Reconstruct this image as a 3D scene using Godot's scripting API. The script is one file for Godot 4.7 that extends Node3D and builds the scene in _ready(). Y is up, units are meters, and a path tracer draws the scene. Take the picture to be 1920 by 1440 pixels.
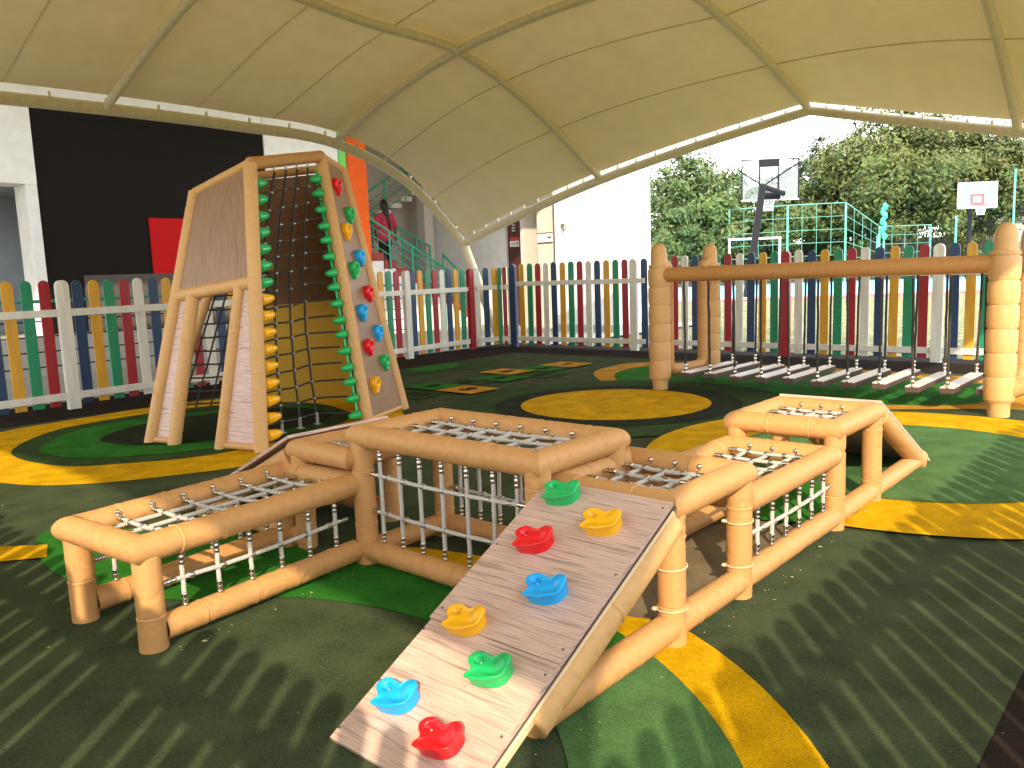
extends Node3D
# A covered school playground: padded crawl tunnels, a net tower, a step bridge, picket fences, a membrane canopy.

var used := {}
var M := {}
var nz := FastNoiseLite.new()
var rng := RandomNumberGenerator.new()

# ------------------------------------------------------------------ mesh building
class MB:
	var v := PackedVector3Array()
	var n := PackedVector3Array()
	var t := PackedVector2Array()
	var c := PackedColorArray()
	var i := PackedInt32Array()
	func quad_idx(a, b, cc, d):
		i.append(a); i.append(b); i.append(cc); i.append(a); i.append(cc); i.append(d)
	# rows of points; normals from neighbours, turned away from ctr[row]
	func grid(rows: Array, closed: bool, ctr = null, us := 1.0, vs := 1.0, up := Vector3.ZERO):
		var base := v.size()
		var R := rows.size()
		var C: int = rows[0].size()
		var W := C + 1 if closed else C
		for r in R:
			for q in W:
				var p: Vector3 = rows[r][q % C]
				var a: Vector3 = rows[min(r + 1, R - 1)][q % C] - rows[max(r - 1, 0)][q % C]
				var b: Vector3
				if closed:
					b = rows[r][(q + 1) % C] - rows[r][(q - 1 + C) % C]
				else:
					b = rows[r][min(q + 1, C - 1)] - rows[r][max(q - 1, 0)]
				var nn := a.cross(b)
				if nn.length_squared() < 1e-16:
					nn = Vector3.UP if ctr == null else p - ctr[r]
				nn = nn.normalized()
				var ref: Vector3 = up if ctr == null else p - ctr[r]
				if ref.dot(nn) < 0.0:
					nn = -nn
				v.append(p); n.append(nn); t.append(Vector2(us * q / float(W - 1), vs * r / float(R - 1)))
		for r in R - 1:
			for q in W - 1:
				quad_idx(base + r * W + q, base + (r + 1) * W + q, base + (r + 1) * W + q + 1, base + r * W + q + 1)
	func face(pts: Array, out: Vector3, uvs = null):
		var nn: Vector3 = (pts[1] - pts[0]).cross(pts[2] - pts[0]).normalized()
		if nn.dot(out) < 0.0:
			nn = -nn
		var base := v.size()
		for k in pts.size():
			v.append(pts[k]); n.append(nn)
			if uvs != null:
				t.append(uvs[k])
			else:
				var p: Vector3 = pts[k]
				if absf(nn.y) > 0.7: t.append(Vector2(p.x, p.z))
				elif absf(nn.x) > absf(nn.z): t.append(Vector2(p.z, p.y))
				else: t.append(Vector2(p.x, p.y))
		for k in range(1, pts.size() - 1):
			i.append(base); i.append(base + k); i.append(base + k + 1)
	func box(o: Vector3, s: Vector3, bs := Basis.IDENTITY, bev := 0.004):
		var h := s * 0.5
		bev = minf(bev, minf(h.x, minf(h.y, h.z)) * 0.6)
		var V := []
		for k in 8:
			var sg := Vector3(1 if k & 1 else -1, 1 if k & 2 else -1, 1 if k & 4 else -1)
			var e := []
			for a in 3:
				var p := sg * (h - Vector3.ONE * bev)
				p[a] = sg[a] * h[a]
				e.append(o + bs * p)
			V.append(e)
		for a in 3:
			var b1: int = 1 << ((a + 1) % 3)
			var b2: int = 1 << ((a + 2) % 3)
			for s1 in 2:
				var k0: int = s1 << a
				var dv := Vector3.ZERO
				dv[a] = 1.0 if s1 else -1.0
				face([V[k0][a], V[k0 | b1][a], V[k0 | b1 | b2][a], V[k0 | b2][a]], bs * dv)
			if bev > 0.0:
				var a1 := (a + 1) % 3
				var a2 := (a + 2) % 3
				for s1 in 2:
					for s2 in 2:
						var kk: int = (s1 << a1) | (s2 << a2)
						var k2: int = kk | (1 << a)
						var dv := Vector3.ZERO
						dv[a1] = 1.0 if s1 else -1.0
						dv[a2] = 1.0 if s2 else -1.0
						face([V[kk][a1], V[kk][a2], V[k2][a2], V[k2][a1]], bs * dv)
		if bev > 0.0:
			for k in 8:
				face([V[k][0], V[k][1], V[k][2]], V[k][0] - o)
	func tube(pts: Array, rad, sides := 10, caps := true, vscale := 1.0):
		var rows := []
		var ctr := []
		var N := pts.size()
		var tan0: Vector3 = (pts[1] - pts[0]).normalized()
		var u := tan0.cross(Vector3.UP)
		if u.length() < 0.1: u = tan0.cross(Vector3.RIGHT)
		u = u.normalized()
		var L := 0.0
		for k in N:
			var tg: Vector3 = (pts[min(k + 1, N - 1)] - pts[max(k - 1, 0)]).normalized()
			u = (u - tg * u.dot(tg)).normalized()
			var w := tg.cross(u)
			var r: float = rad[k] if rad is Array else rad
			var row := PackedVector3Array()
			for q in sides:
				var an := TAU * q / sides
				row.append(pts[k] + (u * cos(an) + w * sin(an)) * r)
			rows.append(row); ctr.append(pts[k])
			if k > 0: L += (pts[k] - pts[k - 1]).length()
		grid(rows, true, ctr, 1.0, L * vscale)
		if caps:
			face(Array(rows[0]), pts[0] - pts[1])
			face(Array(rows[N - 1]), pts[N - 1] - pts[N - 2])
	func lathe(prof: Array, o: Vector3, axis: Vector3, sides := 16):
		axis = axis.normalized()
		var u := axis.cross(Vector3.UP)
		if u.length() < 0.1: u = axis.cross(Vector3.RIGHT)
		u = u.normalized()
		var w := axis.cross(u)
		var rows := []
		var ctr := []
		for p in prof:
			var row := PackedVector3Array()
			for q in sides:
				var an := TAU * q / sides
				row.append(o + axis * p.y + (u * cos(an) + w * sin(an)) * p.x)
			rows.append(row)
			ctr.append(o + axis * p.y)
		grid(rows, true, ctr)
	func prism(poly: PackedVector2Array, th: float, xf := Transform3D()):
		var tri := Geometry2D.triangulate_polygon(poly)
		for s in [-0.5, 0.5]:
			var base := v.size()
			for p in poly:
				v.append(xf * Vector3(p.x, p.y, s * th)); n.append(xf.basis * Vector3(0, 0, signf(s))); t.append(p)
			for k in tri: i.append(base + k)
		var mid := Vector2.ZERO
		for p in poly: mid += p / poly.size()
		for k in poly.size():
			var a := poly[k]
			var b := poly[(k + 1) % poly.size()]
			var d := b - a
			var o2 := Vector2(d.y, -d.x)
			if not Geometry2D.is_polygon_clockwise(poly): pass
			else: o2 = -o2
			face([xf * Vector3(a.x, a.y, -th / 2), xf * Vector3(b.x, b.y, -th / 2), xf * Vector3(b.x, b.y, th / 2), xf * Vector3(a.x, a.y, th / 2)], xf.basis * Vector3(o2.x, o2.y, 0))
	func done() -> ArrayMesh:
		for k in range(0, i.size(), 3):
			var p := v[i[k]]
			if (v[i[k + 1]] - p).cross(v[i[k + 2]] - p).dot(n[i[k]] + n[i[k + 1]] + n[i[k + 2]]) > 0.0:
				var sw := i[k + 1]
				i[k + 1] = i[k + 2]
				i[k + 2] = sw
		var a := []
		a.resize(Mesh.ARRAY_MAX)
		a[Mesh.ARRAY_VERTEX] = v
		a[Mesh.ARRAY_NORMAL] = n
		a[Mesh.ARRAY_TEX_UV] = t
		if c.size() == v.size() and c.size() > 0: a[Mesh.ARRAY_COLOR] = c
		a[Mesh.ARRAY_INDEX] = i
		var m := ArrayMesh.new()
		m.add_surface_from_arrays(Mesh.PRIMITIVE_TRIANGLES, a)
		return m

func numbered(called: String) -> String:
	if not used.has(called):
		used[called] = 0
		return called
	used[called] += 1
	return "%s_%03d" % [called, used[called]]

func thing(called: String, label: String, category: String, at := Vector3.ZERO, group := "") -> Node3D:
	var o := Node3D.new()
	o.name = numbered(called)
	add_child(o)
	o.position = at
	o.set_meta("label", label)
	o.set_meta("category", category)
	if group != "": o.set_meta("group", group)
	return o

func part(called: String, mesh: Mesh, mat: Material, parent: Node3D, at := Vector3.ZERO, bs := Basis.IDENTITY) -> MeshInstance3D:
	var o := MeshInstance3D.new()
	o.name = called
	o.mesh = mesh
	o.material_override = mat
	o.transform = Transform3D(bs, at)
	o.cast_shadow = GeometryInstance3D.SHADOW_CASTING_SETTING_ON
	parent.add_child(o, true)
	return o

func struct(called: String, mesh: Mesh, mat: Material) -> MeshInstance3D:
	var o := part(numbered(called), mesh, mat, self)
	o.set_meta("kind", "structure")
	return o

func boxm(s: Vector3, bev := 0.004) -> ArrayMesh:
	var b := MB.new()
	b.box(Vector3.ZERO, s, Basis.IDENTITY, bev)
	return b.done()

func tubem(pts: Array, rad, sides := 10, caps := true, vs := 1.0) -> ArrayMesh:
	var b := MB.new()
	b.tube(pts, rad, sides, caps, vs)
	return b.done()

func spline(pts: Array, per: int, closed := false) -> Array:
	var out := []
	var N := pts.size()
	var segs := N if closed else N - 1
	for s in segs:
		var p0 = pts[(s - 1 + N) % N] if closed else pts[max(s - 1, 0)]
		var p1 = pts[s]
		var p2 = pts[(s + 1) % N]
		var p3 = pts[(s + 2) % N] if closed else pts[min(s + 2, N - 1)]
		for k in per:
			var x := k / float(per)
			out.append(0.5 * (2.0 * p1 + (p2 - p0) * x + (2.0 * p0 - 5.0 * p1 + 4.0 * p2 - p3) * x * x + (3.0 * p1 - p0 - 3.0 * p2 + p3) * x * x * x))
	if not closed: out.append(pts[N - 1])
	return out

# ------------------------------------------------------------------ textures and materials
func lin(r: float, g: float, b: float) -> Color:
	return Color(r, g, b).linear_to_srgb()

func mat(c: Color, rough := 0.6, metal := 0.0) -> StandardMaterial3D:
	var m := StandardMaterial3D.new()
	m.albedo_color = c
	m.roughness = rough
	m.metallic = metal
	return m

func tex(img: Image) -> ImageTexture:
	img.generate_mipmaps()
	return ImageTexture.create_from_image(img)

func noise_img(w: int, h: int, fx: float, fy: float, sd: int, lo: float, hi: float, oct := 4, speck := 0.0, type := FastNoiseLite.TYPE_SIMPLEX_SMOOTH) -> Image:
	var fn := FastNoiseLite.new()
	fn.seed = sd
	fn.noise_type = type
	fn.frequency = 1.0
	fn.fractal_octaves = oct
	var r := RandomNumberGenerator.new()
	r.seed = sd
	var d := PackedByteArray()
	d.resize(w * h)
	var k := 0
	for y in h:
		var wy := minf(1.0, (h - 1 - y) / (h * 0.12))
		for x in w:
			var a := fn.get_noise_2d(x * fx, y * fy)
			if wy < 1.0: a = lerpf(fn.get_noise_2d(x * fx, (y - h) * fy), a, wy)
			var q := lerpf(lo, hi, clampf(a * 0.8 + 0.5, 0.0, 1.0)) + (r.randf() - 0.5) * speck
			d[k] = int(clampf(q, 0.0, 1.0) * 255.0)
			k += 1
	return Image.create_from_data(w, h, false, Image.FORMAT_L8, d)

func normal_of(img: Image, amount: float) -> ImageTexture:
	var n: Image = img.duplicate()
	n.convert(Image.FORMAT_RGBA8)
	n.bump_map_to_normal_map(amount)
	return tex(n)

func tri(m: StandardMaterial3D, s: float, world := false) -> StandardMaterial3D:
	m.uv1_triplanar = true
	m.uv1_world_triplanar = world
	m.uv1_scale = Vector3.ONE * s
	return m

func make_materials():
	# rubber granulate, tinted per patch
	var w := 1536
	var fn := FastNoiseLite.new()
	fn.seed = 5; fn.frequency = 0.006; fn.fractal_octaves = 5
	var big := fn.get_seamless_image(w, w, false, false, 0.12).get_data()
	var r := RandomNumberGenerator.new()
	r.seed = 77
	var gd := PackedByteArray()
	gd.resize(w * w)
	var run := 0.5
	for k in w * w:
		if r.randf() < 0.6: run = r.randf()
		var q := 0.80 + 0.20 * (run - 0.5) + 0.20 * (big[k] / 255.0 - 0.5)
		if run > 0.975: q += 0.16
		if run < 0.03: q -= 0.22
		gd[k] = int(clampf(q, 0.0, 1.0) * 255.0)
	var gimg := Image.create_from_data(w, w, false, Image.FORMAT_L8, gd)
	var gtex := tex(gimg)
	var gn := normal_of(gimg, 3.0)
	var rub := {
		"base": lin(0.088, 0.116, 0.058), "border": lin(0.042, 0.031, 0.027), "dark": lin(0.038, 0.048, 0.030), "olive": lin(0.060, 0.110, 0.036),
		"green": lin(0.045, 0.24, 0.030), "leaf": lin(0.12, 0.245, 0.085), "yellow": lin(0.94, 0.52, 0.006), "tan": lin(0.30, 0.23, 0.14), "ochre": lin(0.80, 0.40, 0.05), "mark": lin(0.03, 0.03, 0.02)}
	for k in rub:
		var m := mat(rub[k], 0.95)
		m.metallic_specular = 0.15
		m.albedo_texture = gtex
		m.normal_enabled = true
		m.normal_texture = gn
		m.normal_scale = 0.6
		m.uv1_scale = Vector3(0.36, 0.36, 0.36)
		M["r_" + k] = m
	# padded vinyl
	var vn := FastNoiseLite.new()
	vn.seed = 11; vn.frequency = 0.012; vn.fractal_octaves = 4
	var vimg := vn.get_seamless_image(512, 512, false, false, 0.15)
	var vnorm := normal_of(vimg, 6.0)
	var stain := noise_img(512, 512, 0.02, 0.02, 31, 0.93, 1.0, 4, 0.02)
	for k in {"foam": lin(0.59, 0.295, 0.10), "foam_dark": lin(0.52, 0.25, 0.075), "foam_pale": lin(0.64, 0.36, 0.135)}:
		var m := mat({"foam": lin(0.59, 0.295, 0.10), "foam_dark": lin(0.52, 0.25, 0.075), "foam_pale": lin(0.64, 0.36, 0.135)}[k], 0.60)
		m.albedo_texture = tex(stain)
		m.normal_enabled = true
		m.normal_texture = vnorm
		m.normal_scale = 0.12
		M[k] = tri(m, 2.2)
	M["foam_core"] = mat(lin(0.66, 0.50, 0.30), 0.9)
	M["steel"] = mat(lin(0.62, 0.60, 0.57), 0.25, 1.0)
	M["dull_steel"] = mat(lin(0.45, 0.44, 0.42), 0.4, 1.0)
	M["dark_plastic"] = mat(lin(0.03, 0.028, 0.025), 0.5)
	# rope: diagonal lay
	var rd := PackedByteArray()
	rd.resize(64 * 64)
	for y in 64:
		for x in 64:
			var ph := fposmod((x + y * 2.0) / 32.0, 1.0)
			rd[y * 64 + x] = int(255.0 * (0.72 + 0.28 * sqrt(sin(PI * ph))))
	var rimg := Image.create_from_data(64, 64, false, Image.FORMAT_L8, rd)
	for k in {"rope": lin(0.58, 0.53, 0.47), "rope_black": lin(0.045, 0.038, 0.033)}:
		var m := mat({"rope": lin(0.58, 0.53, 0.47), "rope_black": lin(0.045, 0.038, 0.033)}[k], 0.85)
		m.albedo_texture = tex(rimg)
		m.normal_enabled = true
		m.normal_texture = normal_of(rimg, 4.0)
		m.uv1_scale = Vector3(1, 22, 1)
		M[k] = m
	# wood-look boards: streaks along u
	var gw := PackedByteArray()
	var W := 512
	gw.resize(W * W * 3)
	var a1 := FastNoiseLite.new()
	a1.seed = 3; a1.frequency = 1.0; a1.fractal_octaves = 3
	var a2 := FastNoiseLite.new()
	a2.seed = 9; a2.frequency = 1.0; a2.fractal_octaves = 4
	for y in W:
		for x in W:
			var s := a1.get_noise_2d(x * 0.0035, y * 0.085 + 0.35 * a2.get_noise_2d(x * 0.003, y * 0.006))
			var f := a2.get_noise_2d(x * 0.008 + 50.0, y * 0.42)
			var l := 0.88 + 0.16 * f - 0.50 * maxf(0.0, s - 0.16) + 0.05 * s
			var kx := (y * W + x) * 3
			gw[kx] = int(clampf(l, 0, 1) * 255); gw[kx + 1] = int(clampf(l * 0.985, 0, 1) * 250); gw[kx + 2] = int(clampf(l * 0.965, 0, 1) * 245)
	var wimg := Image.create_from_data(W, W, false, Image.FORMAT_RGB8, gw)
	for k in {"board": lin(0.78, 0.57, 0.51), "board_brown": lin(0.40, 0.245, 0.155)}:
		var m := mat({"board": lin(0.78, 0.57, 0.51), "board_brown": lin(0.40, 0.245, 0.155)}[k], 0.42)
		m.albedo_texture = tex(wimg)
		M[k] = m
	M["board_edge"] = mat(lin(0.085, 0.05, 0.04), 0.7)
	M["tread"] = mat(lin(0.74, 0.64, 0.58), 0.35)
	M["mustard"] = mat(lin(0.62, 0.36, 0.03), 0.6)
	M["navy"] = mat(lin(0.035, 0.045, 0.075), 0.6)
	# moulded plastics
	for k in {"red": lin(0.78, 0.008, 0.015), "blue": lin(0.006, 0.36, 0.80), "green": lin(0.01, 0.42, 0.11), "yellow": lin(0.90, 0.44, 0.008)}:
		var m := mat({"red": lin(0.78, 0.008, 0.015), "blue": lin(0.006, 0.36, 0.80), "green": lin(0.01, 0.42, 0.11), "yellow": lin(0.90, 0.44, 0.008)}[k], 0.28)
		M["p_" + k] = m
	# picket paint
	var pd := noise_img(256, 256, 0.03, 0.006, 41, 0.92, 1.0, 4, 0.02)
	var pk := {"blue": lin(0.014, 0.048, 0.135), "yellow": lin(0.72, 0.37, 0.025), "green": lin(0.012, 0.27, 0.125), "red": lin(0.38, 0.012, 0.020), "white": lin(0.78, 0.755, 0.68), "charcoal": lin(0.05, 0.055, 0.06)}
	for k in pk:
		var m := mat(pk[k], 0.45)
		m.albedo_texture = tex(pd)
		M["k_" + k] = m
	# canopy
	var cm := mat(lin(0.76, 0.67, 0.47), 0.65)
	var cs := noise_img(512, 512, 0.012, 0.012, 61, 0.955, 1.0, 4, 0.01)
	cm.albedo_texture = tex(cs)
	cm.backlight_enabled = true
	cm.backlight = Color(0.35, 0.305, 0.20)
	M["membrane"] = tri(cm, 0.35)
	var cp := mat(lin(0.74, 0.65, 0.45), 0.5)
	cp.albedo_texture = tex(noise_img(256, 256, 0.04, 0.04, 62, 0.90, 1.0, 4, 0.02))
	M["canopy_pipe"] = tri(cp, 1.0)
	M["canopy_seam"] = mat(lin(0.64, 0.55, 0.37), 0.7)
	# buildings
	var plaster := noise_img(512, 512, 0.015, 0.015, 71, 0.95, 1.0, 5, 0.02)
	var bl := {"w_white": lin(0.80, 0.79, 0.76), "w_black": lin(0.015, 0.0125, 0.011), "w_beige": lin(0.66, 0.60, 0.53), "w_orange": lin(0.72, 0.115, 0.02), "w_lime": lin(0.20, 0.62, 0.14), "w_grey": lin(0.34, 0.38, 0.42), "w_floor": lin(0.42, 0.40, 0.37), "w_brick": lin(0.32, 0.075, 0.06), "w_plinth": lin(0.10, 0.085, 0.075)}
	for k in bl:
		var m := mat(bl[k], 0.85)
		m.albedo_texture = tex(plaster)
		m.metallic_specular = 0.2
		M[k] = tri(m, 0.4, true)
	M["door_red"] = mat(lin(0.46, 0.006, 0.008), 0.5)
	M["door_red"].metallic_specular = 0.2
	M["door_brown"] = mat(lin(0.075, 0.020, 0.018), 0.45)
	M["rail_green"] = mat(lin(0.04, 0.36, 0.22), 0.4)
	M["rail_pale"] = mat(lin(0.13, 0.33, 0.26), 0.7)
	M["black_paint"] = mat(lin(0.018, 0.018, 0.020), 0.6)
	M["black_paint"].metallic_specular = 0.2
	M["white_paint"] = mat(lin(0.80, 0.80, 0.79), 0.4)
	M["red_paint"] = mat(lin(0.60, 0.05, 0.06), 0.5)
	M["orange_paint"] = mat(lin(0.70, 0.16, 0.03), 0.4)
	var gp := mat(Color(0.62, 0.68, 0.70, 0.20), 0.05)
	gp.transparency = BaseMaterial3D.TRANSPARENCY_ALPHA
	M["pane"] = gp
	var gm := mat(lin(0.34, 0.31, 0.105), 1.0)
	gm.albedo_texture = tex(noise_img(1024, 1024, 0.02, 0.02, 81, 0.35, 1.0, 7, 0.35))
	M["grass"] = tri(gm, 0.22, true)
	M["court"] = mat(lin(0.22, 0.52, 0.62), 0.8)
	M["court_red"] = mat(lin(0.62, 0.09, 0.10), 0.8)
	var st := mat(lin(0.17, 0.155, 0.135), 0.95)
	st.albedo_texture = tex(noise_img(512, 512, 0.03, 0.03, 91, 0.45, 1.0, 6, 0.1))
	M["stone"] = tri(st, 0.3, true)
	M["roof_tin"] = mat(lin(0.20, 0.19, 0.185), 0.6)
	var bk := mat(lin(0.16, 0.125, 0.09), 0.95)
	bk.albedo_texture = tex(noise_img(256, 256, 0.06, 0.02, 95, 0.5, 1.0, 5, 0.1))
	M["bark"] = tri(bk, 0.6)
	var lm := mat(Color.WHITE, 0.7)
	lm.vertex_color_use_as_albedo = true
	lm.backlight_enabled = true
	lm.backlight = Color(0.30, 0.34, 0.12)
	M["leaf"] = lm
	M["skin"] = mat(lin(0.11, 0.055, 0.035), 0.6)
	M["hair"] = mat(lin(0.012, 0.010, 0.009), 0.55)
	M["pink_cloth"] = mat(lin(0.52, 0.035, 0.085), 0.9)
	M["dark_cloth"] = mat(lin(0.018, 0.016, 0.016), 0.9)

# ------------------------------------------------------------------ padded pipes
# vinyl-wrapped foam round a pipe from a to b; da, db: directions in which the mitred neighbours leave
func pad(a: Vector3, b: Vector3, r: float, sd: int, da := Vector3.ZERO, db := Vector3.ZERO, seam := 0.22, caps := false, creased := 1.0) -> ArrayMesh:
	var ax := b - a
	var L := ax.length()
	ax /= L
	var u := ax.cross(Vector3.UP)
	if u.length() < 0.1: u = Vector3.RIGHT
	u = u.normalized()
	var w := ax.cross(u)
	var sides := 24
	var N: int = clampi(int(L / 0.0075), 10, 170)
	var seams := []
	var g := RandomNumberGenerator.new()
	g.seed = sd
	if seam > 0.0:
		var p := seam * g.randf_range(0.5, 0.9)
		while p < L - 0.05:
			seams.append(p)
			p += seam * g.randf_range(0.8, 1.25)
	var cre := []
	for k in int(L * 34.0 * creased):
		cre.append([g.randf() * L, g.randf() * TAU, g.randf_range(0.5, 1.0), g.randf_range(-3.0, 3.0), g.randf_range(0.25, 0.7)])
	var rows := []
	var ctr := []
	var ss := []
	for k in N + 1: ss.append(L * k / N)
	for p in seams:
		for o in [-0.0075, -0.0045, -0.002, 0.0, 0.002, 0.004, 0.0075]: ss.append(p + o)
	ss.sort()
	N = ss.size() - 1
	for s in ss:
		var c: Vector3 = a + ax * s
		var row := PackedVector3Array()
		var sb := 0.0
		for p in seams:
			var d: float = s - p
			sb += 0.0022 * exp(-pow((d + 0.006) / 0.0045, 2.0)) - 0.0034 * exp(-pow(d / 0.0022, 2.0)) - 0.0012 * exp(-pow((d - 0.012) / 0.010, 2.0))
		var act := []
		for e in cre:
			if absf(s - e[0]) < 0.06: act.append(e)
		for q in sides:
			var an := TAU * q / sides
			var dirv := u * cos(an) + w * sin(an)
			var rr := r + sb
			rr += 0.0024 * nz.get_noise_3d(dirv.x * 40.0 + sd * 17.0, dirv.y * 40.0, s * 110.0)
			for e in act:
				var dd: float = absf(angle_difference(an, e[1]))
				if dd < e[4]:
					var x: float = (s - e[0] - 0.012 * e[3] * angle_difference(an, e[1])) / 0.010
					if absf(x) < 2.5: rr -= 0.0055 * e[2] * exp(-x * x) * (1.0 - dd / e[4])
			var off := 0.0
			var rad := dirv * rr
			if da != Vector3.ZERO: off += rad.dot(da) * clampf(1.0 - s / (2.5 * r), 0.0, 1.0)
			if db != Vector3.ZERO: off -= rad.dot(db) * clampf(1.0 - (L - s) / (2.5 * r), 0.0, 1.0)
			row.append(c + rad + ax * off)
		rows.append(row); ctr.append(c)
	var m := MB.new()
	m.grid(rows, true, ctr, 1.0, L)
	if caps:
		for e in [[0, -1.0], [N, 1.0]]:
			var ring: PackedVector3Array = rows[e[0]]
			var r2 := []
			var c: Vector3 = ctr[e[0]] + ax * 0.006 * e[1]
			for p in ring: r2.append(c + (p - ctr[e[0]]) * 0.86)
			var both := [ring, PackedVector3Array(r2)]
			m.grid(both, true, [ctr[e[0]] - ax * e[1] * 0.05, ctr[e[0]] - ax * e[1] * 0.05])
			m.face(r2, ax * e[1])
	return m.done()

var seedn := 100
func beam(parent: Node3D, called: String, a: Vector3, b: Vector3, r: float, da := Vector3.ZERO, db := Vector3.ZERO, seam := 0.22, caps := false, mt := "foam", creased := 1.0) -> MeshInstance3D:
	seedn += 1
	return part(called, pad(a, b, r, seedn, da, db, seam, caps, creased), M[mt], parent)

var ferrule_mesh: ArrayMesh
var clamp_mesh: ArrayMesh
var knob_mesh: ArrayMesh
func rope_parts():
	var b := MB.new()
	b.lathe([Vector2(0.001, 0), Vector2(0.008, 0.001), Vector2(0.011, 0.006), Vector2(0.011, 0.012), Vector2(0.007, 0.016), Vector2(0.012, 0.021), Vector2(0.012, 0.033), Vector2(0.008, 0.037), Vector2(0.012, 0.042), Vector2(0.012, 0.052), Vector2(0.009, 0.058), Vector2(0.001, 0.058)], Vector3.ZERO, Vector3.UP, 10)
	ferrule_mesh = b.done()
	b = MB.new()
	b.lathe([Vector2(0.001, -0.011), Vector2(0.0125, -0.011), Vector2(0.0145, -0.008), Vector2(0.0145, 0.008), Vector2(0.0125, 0.011), Vector2(0.001, 0.011)], Vector3.ZERO, Vector3.UP, 10)
	clamp_mesh = b.done()
	b = MB.new()
	b.lathe([Vector2(0.001, 0), Vector2(0.012, 0.001), Vector2(0.012, 0.006), Vector2(0.007, 0.009), Vector2(0.013, 0.016), Vector2(0.016, 0.024), Vector2(0.013, 0.032), Vector2(0.006, 0.037), Vector2(0.001, 0.038)], Vector3.ZERO, Vector3.UP, 12)
	knob_mesh = b.done()

func toward(dir: Vector3) -> Basis:
	var y := dir.normalized()
	var x := y.cross(Vector3.FORWARD)
	if x.length() < 0.1: x = y.cross(Vector3.RIGHT)
	x = x.normalized()
	return Basis(x, y, x.cross(y))

func sagline(a: Vector3, b: Vector3, sag: float, n := 9, wob := 0.0) -> Array:
	var o := []
	var g := RandomNumberGenerator.new()
	g.seed = int(absf(a.x * 991.0 + b.z * 577.0 + a.y * 313.0))
	for k in n + 1:
		var t := k / float(n)
		var p := a.lerp(b, t)
		p.y -= sag * 4.0 * t * (1.0 - t)
		if k > 0 and k < n: p += Vector3(g.randf_range(-wob, wob), g.randf_range(-wob, wob), g.randf_range(-wob, wob))
		o.append(p)
	return o

# a net strand between two rails: rope, metal ferrules at the ends, clamps where it crosses others
func strand(parent: Node3D, a: Vector3, b: Vector3, sag := 0.0, clamps := [], r := 0.0098, mt := "rope", knobs := false):
	var d := (b - a).normalized()
	var pts := sagline(a + d * 0.05, b - d * 0.05, sag, 9, 0.0012)
	var o := part("rope", tubem(pts, r, 8, true), M[mt], parent)
	part("ferrule", ferrule_mesh, M["steel"], o, a, toward(d))
	part("ferrule", ferrule_mesh, M["steel"], o, b, toward(-d))
	for t in clamps:
		var p := a.lerp(b, t)
		var tt: float = clampf(((p - a).length() - 0.05) / ((b - a).length() - 0.1), 0, 1)
		p = pts[0].lerp(pts[-1], tt) - Vector3(0, sag * 4.0 * tt * (1.0 - tt), 0)
		part("clamp", clamp_mesh, M["dull_steel"], o, p, toward(d))
	if knobs:
		part("end_knob", knob_mesh, M["steel"], o, a - d * 0.012 + Vector3(0, 0.012, 0), toward(Vector3.UP + d * 0.5).scaled_local(Vector3.ONE * 0.75))
		part("end_knob", knob_mesh, M["steel"], o, b + d * 0.012 + Vector3(0, 0.012, 0), toward(Vector3.UP - d * 0.5).scaled_local(Vector3.ONE * 0.75))

# net in the quad o + u*U + v*V
func net(parent: Node3D, o: Vector3, U: Vector3, V: Vector3, nu: Array, nv: Array, sag := 0.012, knobs := false, inset := 0.05):
	var lu := U.length()
	var lv := V.length()
	var iu := inset / lu
	var iv := inset / lv
	var horizontal := absf(U.normalized().y) < 0.5 and absf(V.normalized().y) < 0.5
	for t in nv:    # strands along U at V fraction t
		strand(parent, o + V * t + U * iu, o + V * t + U * (1.0 - iu), sag if horizontal else 0.01, nu, 0.0098, "rope", false)
	for t in nu:    # strands along V at U fraction t
		strand(parent, o + U * t + V * iv - Vector3(0, 0.014 if horizontal else 0.0, 0), o + U * t + V * (1.0 - iv) - Vector3(0, 0.014 if horizontal else 0.0, 0), 0.0, [], 0.0098, "rope", knobs)

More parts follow.
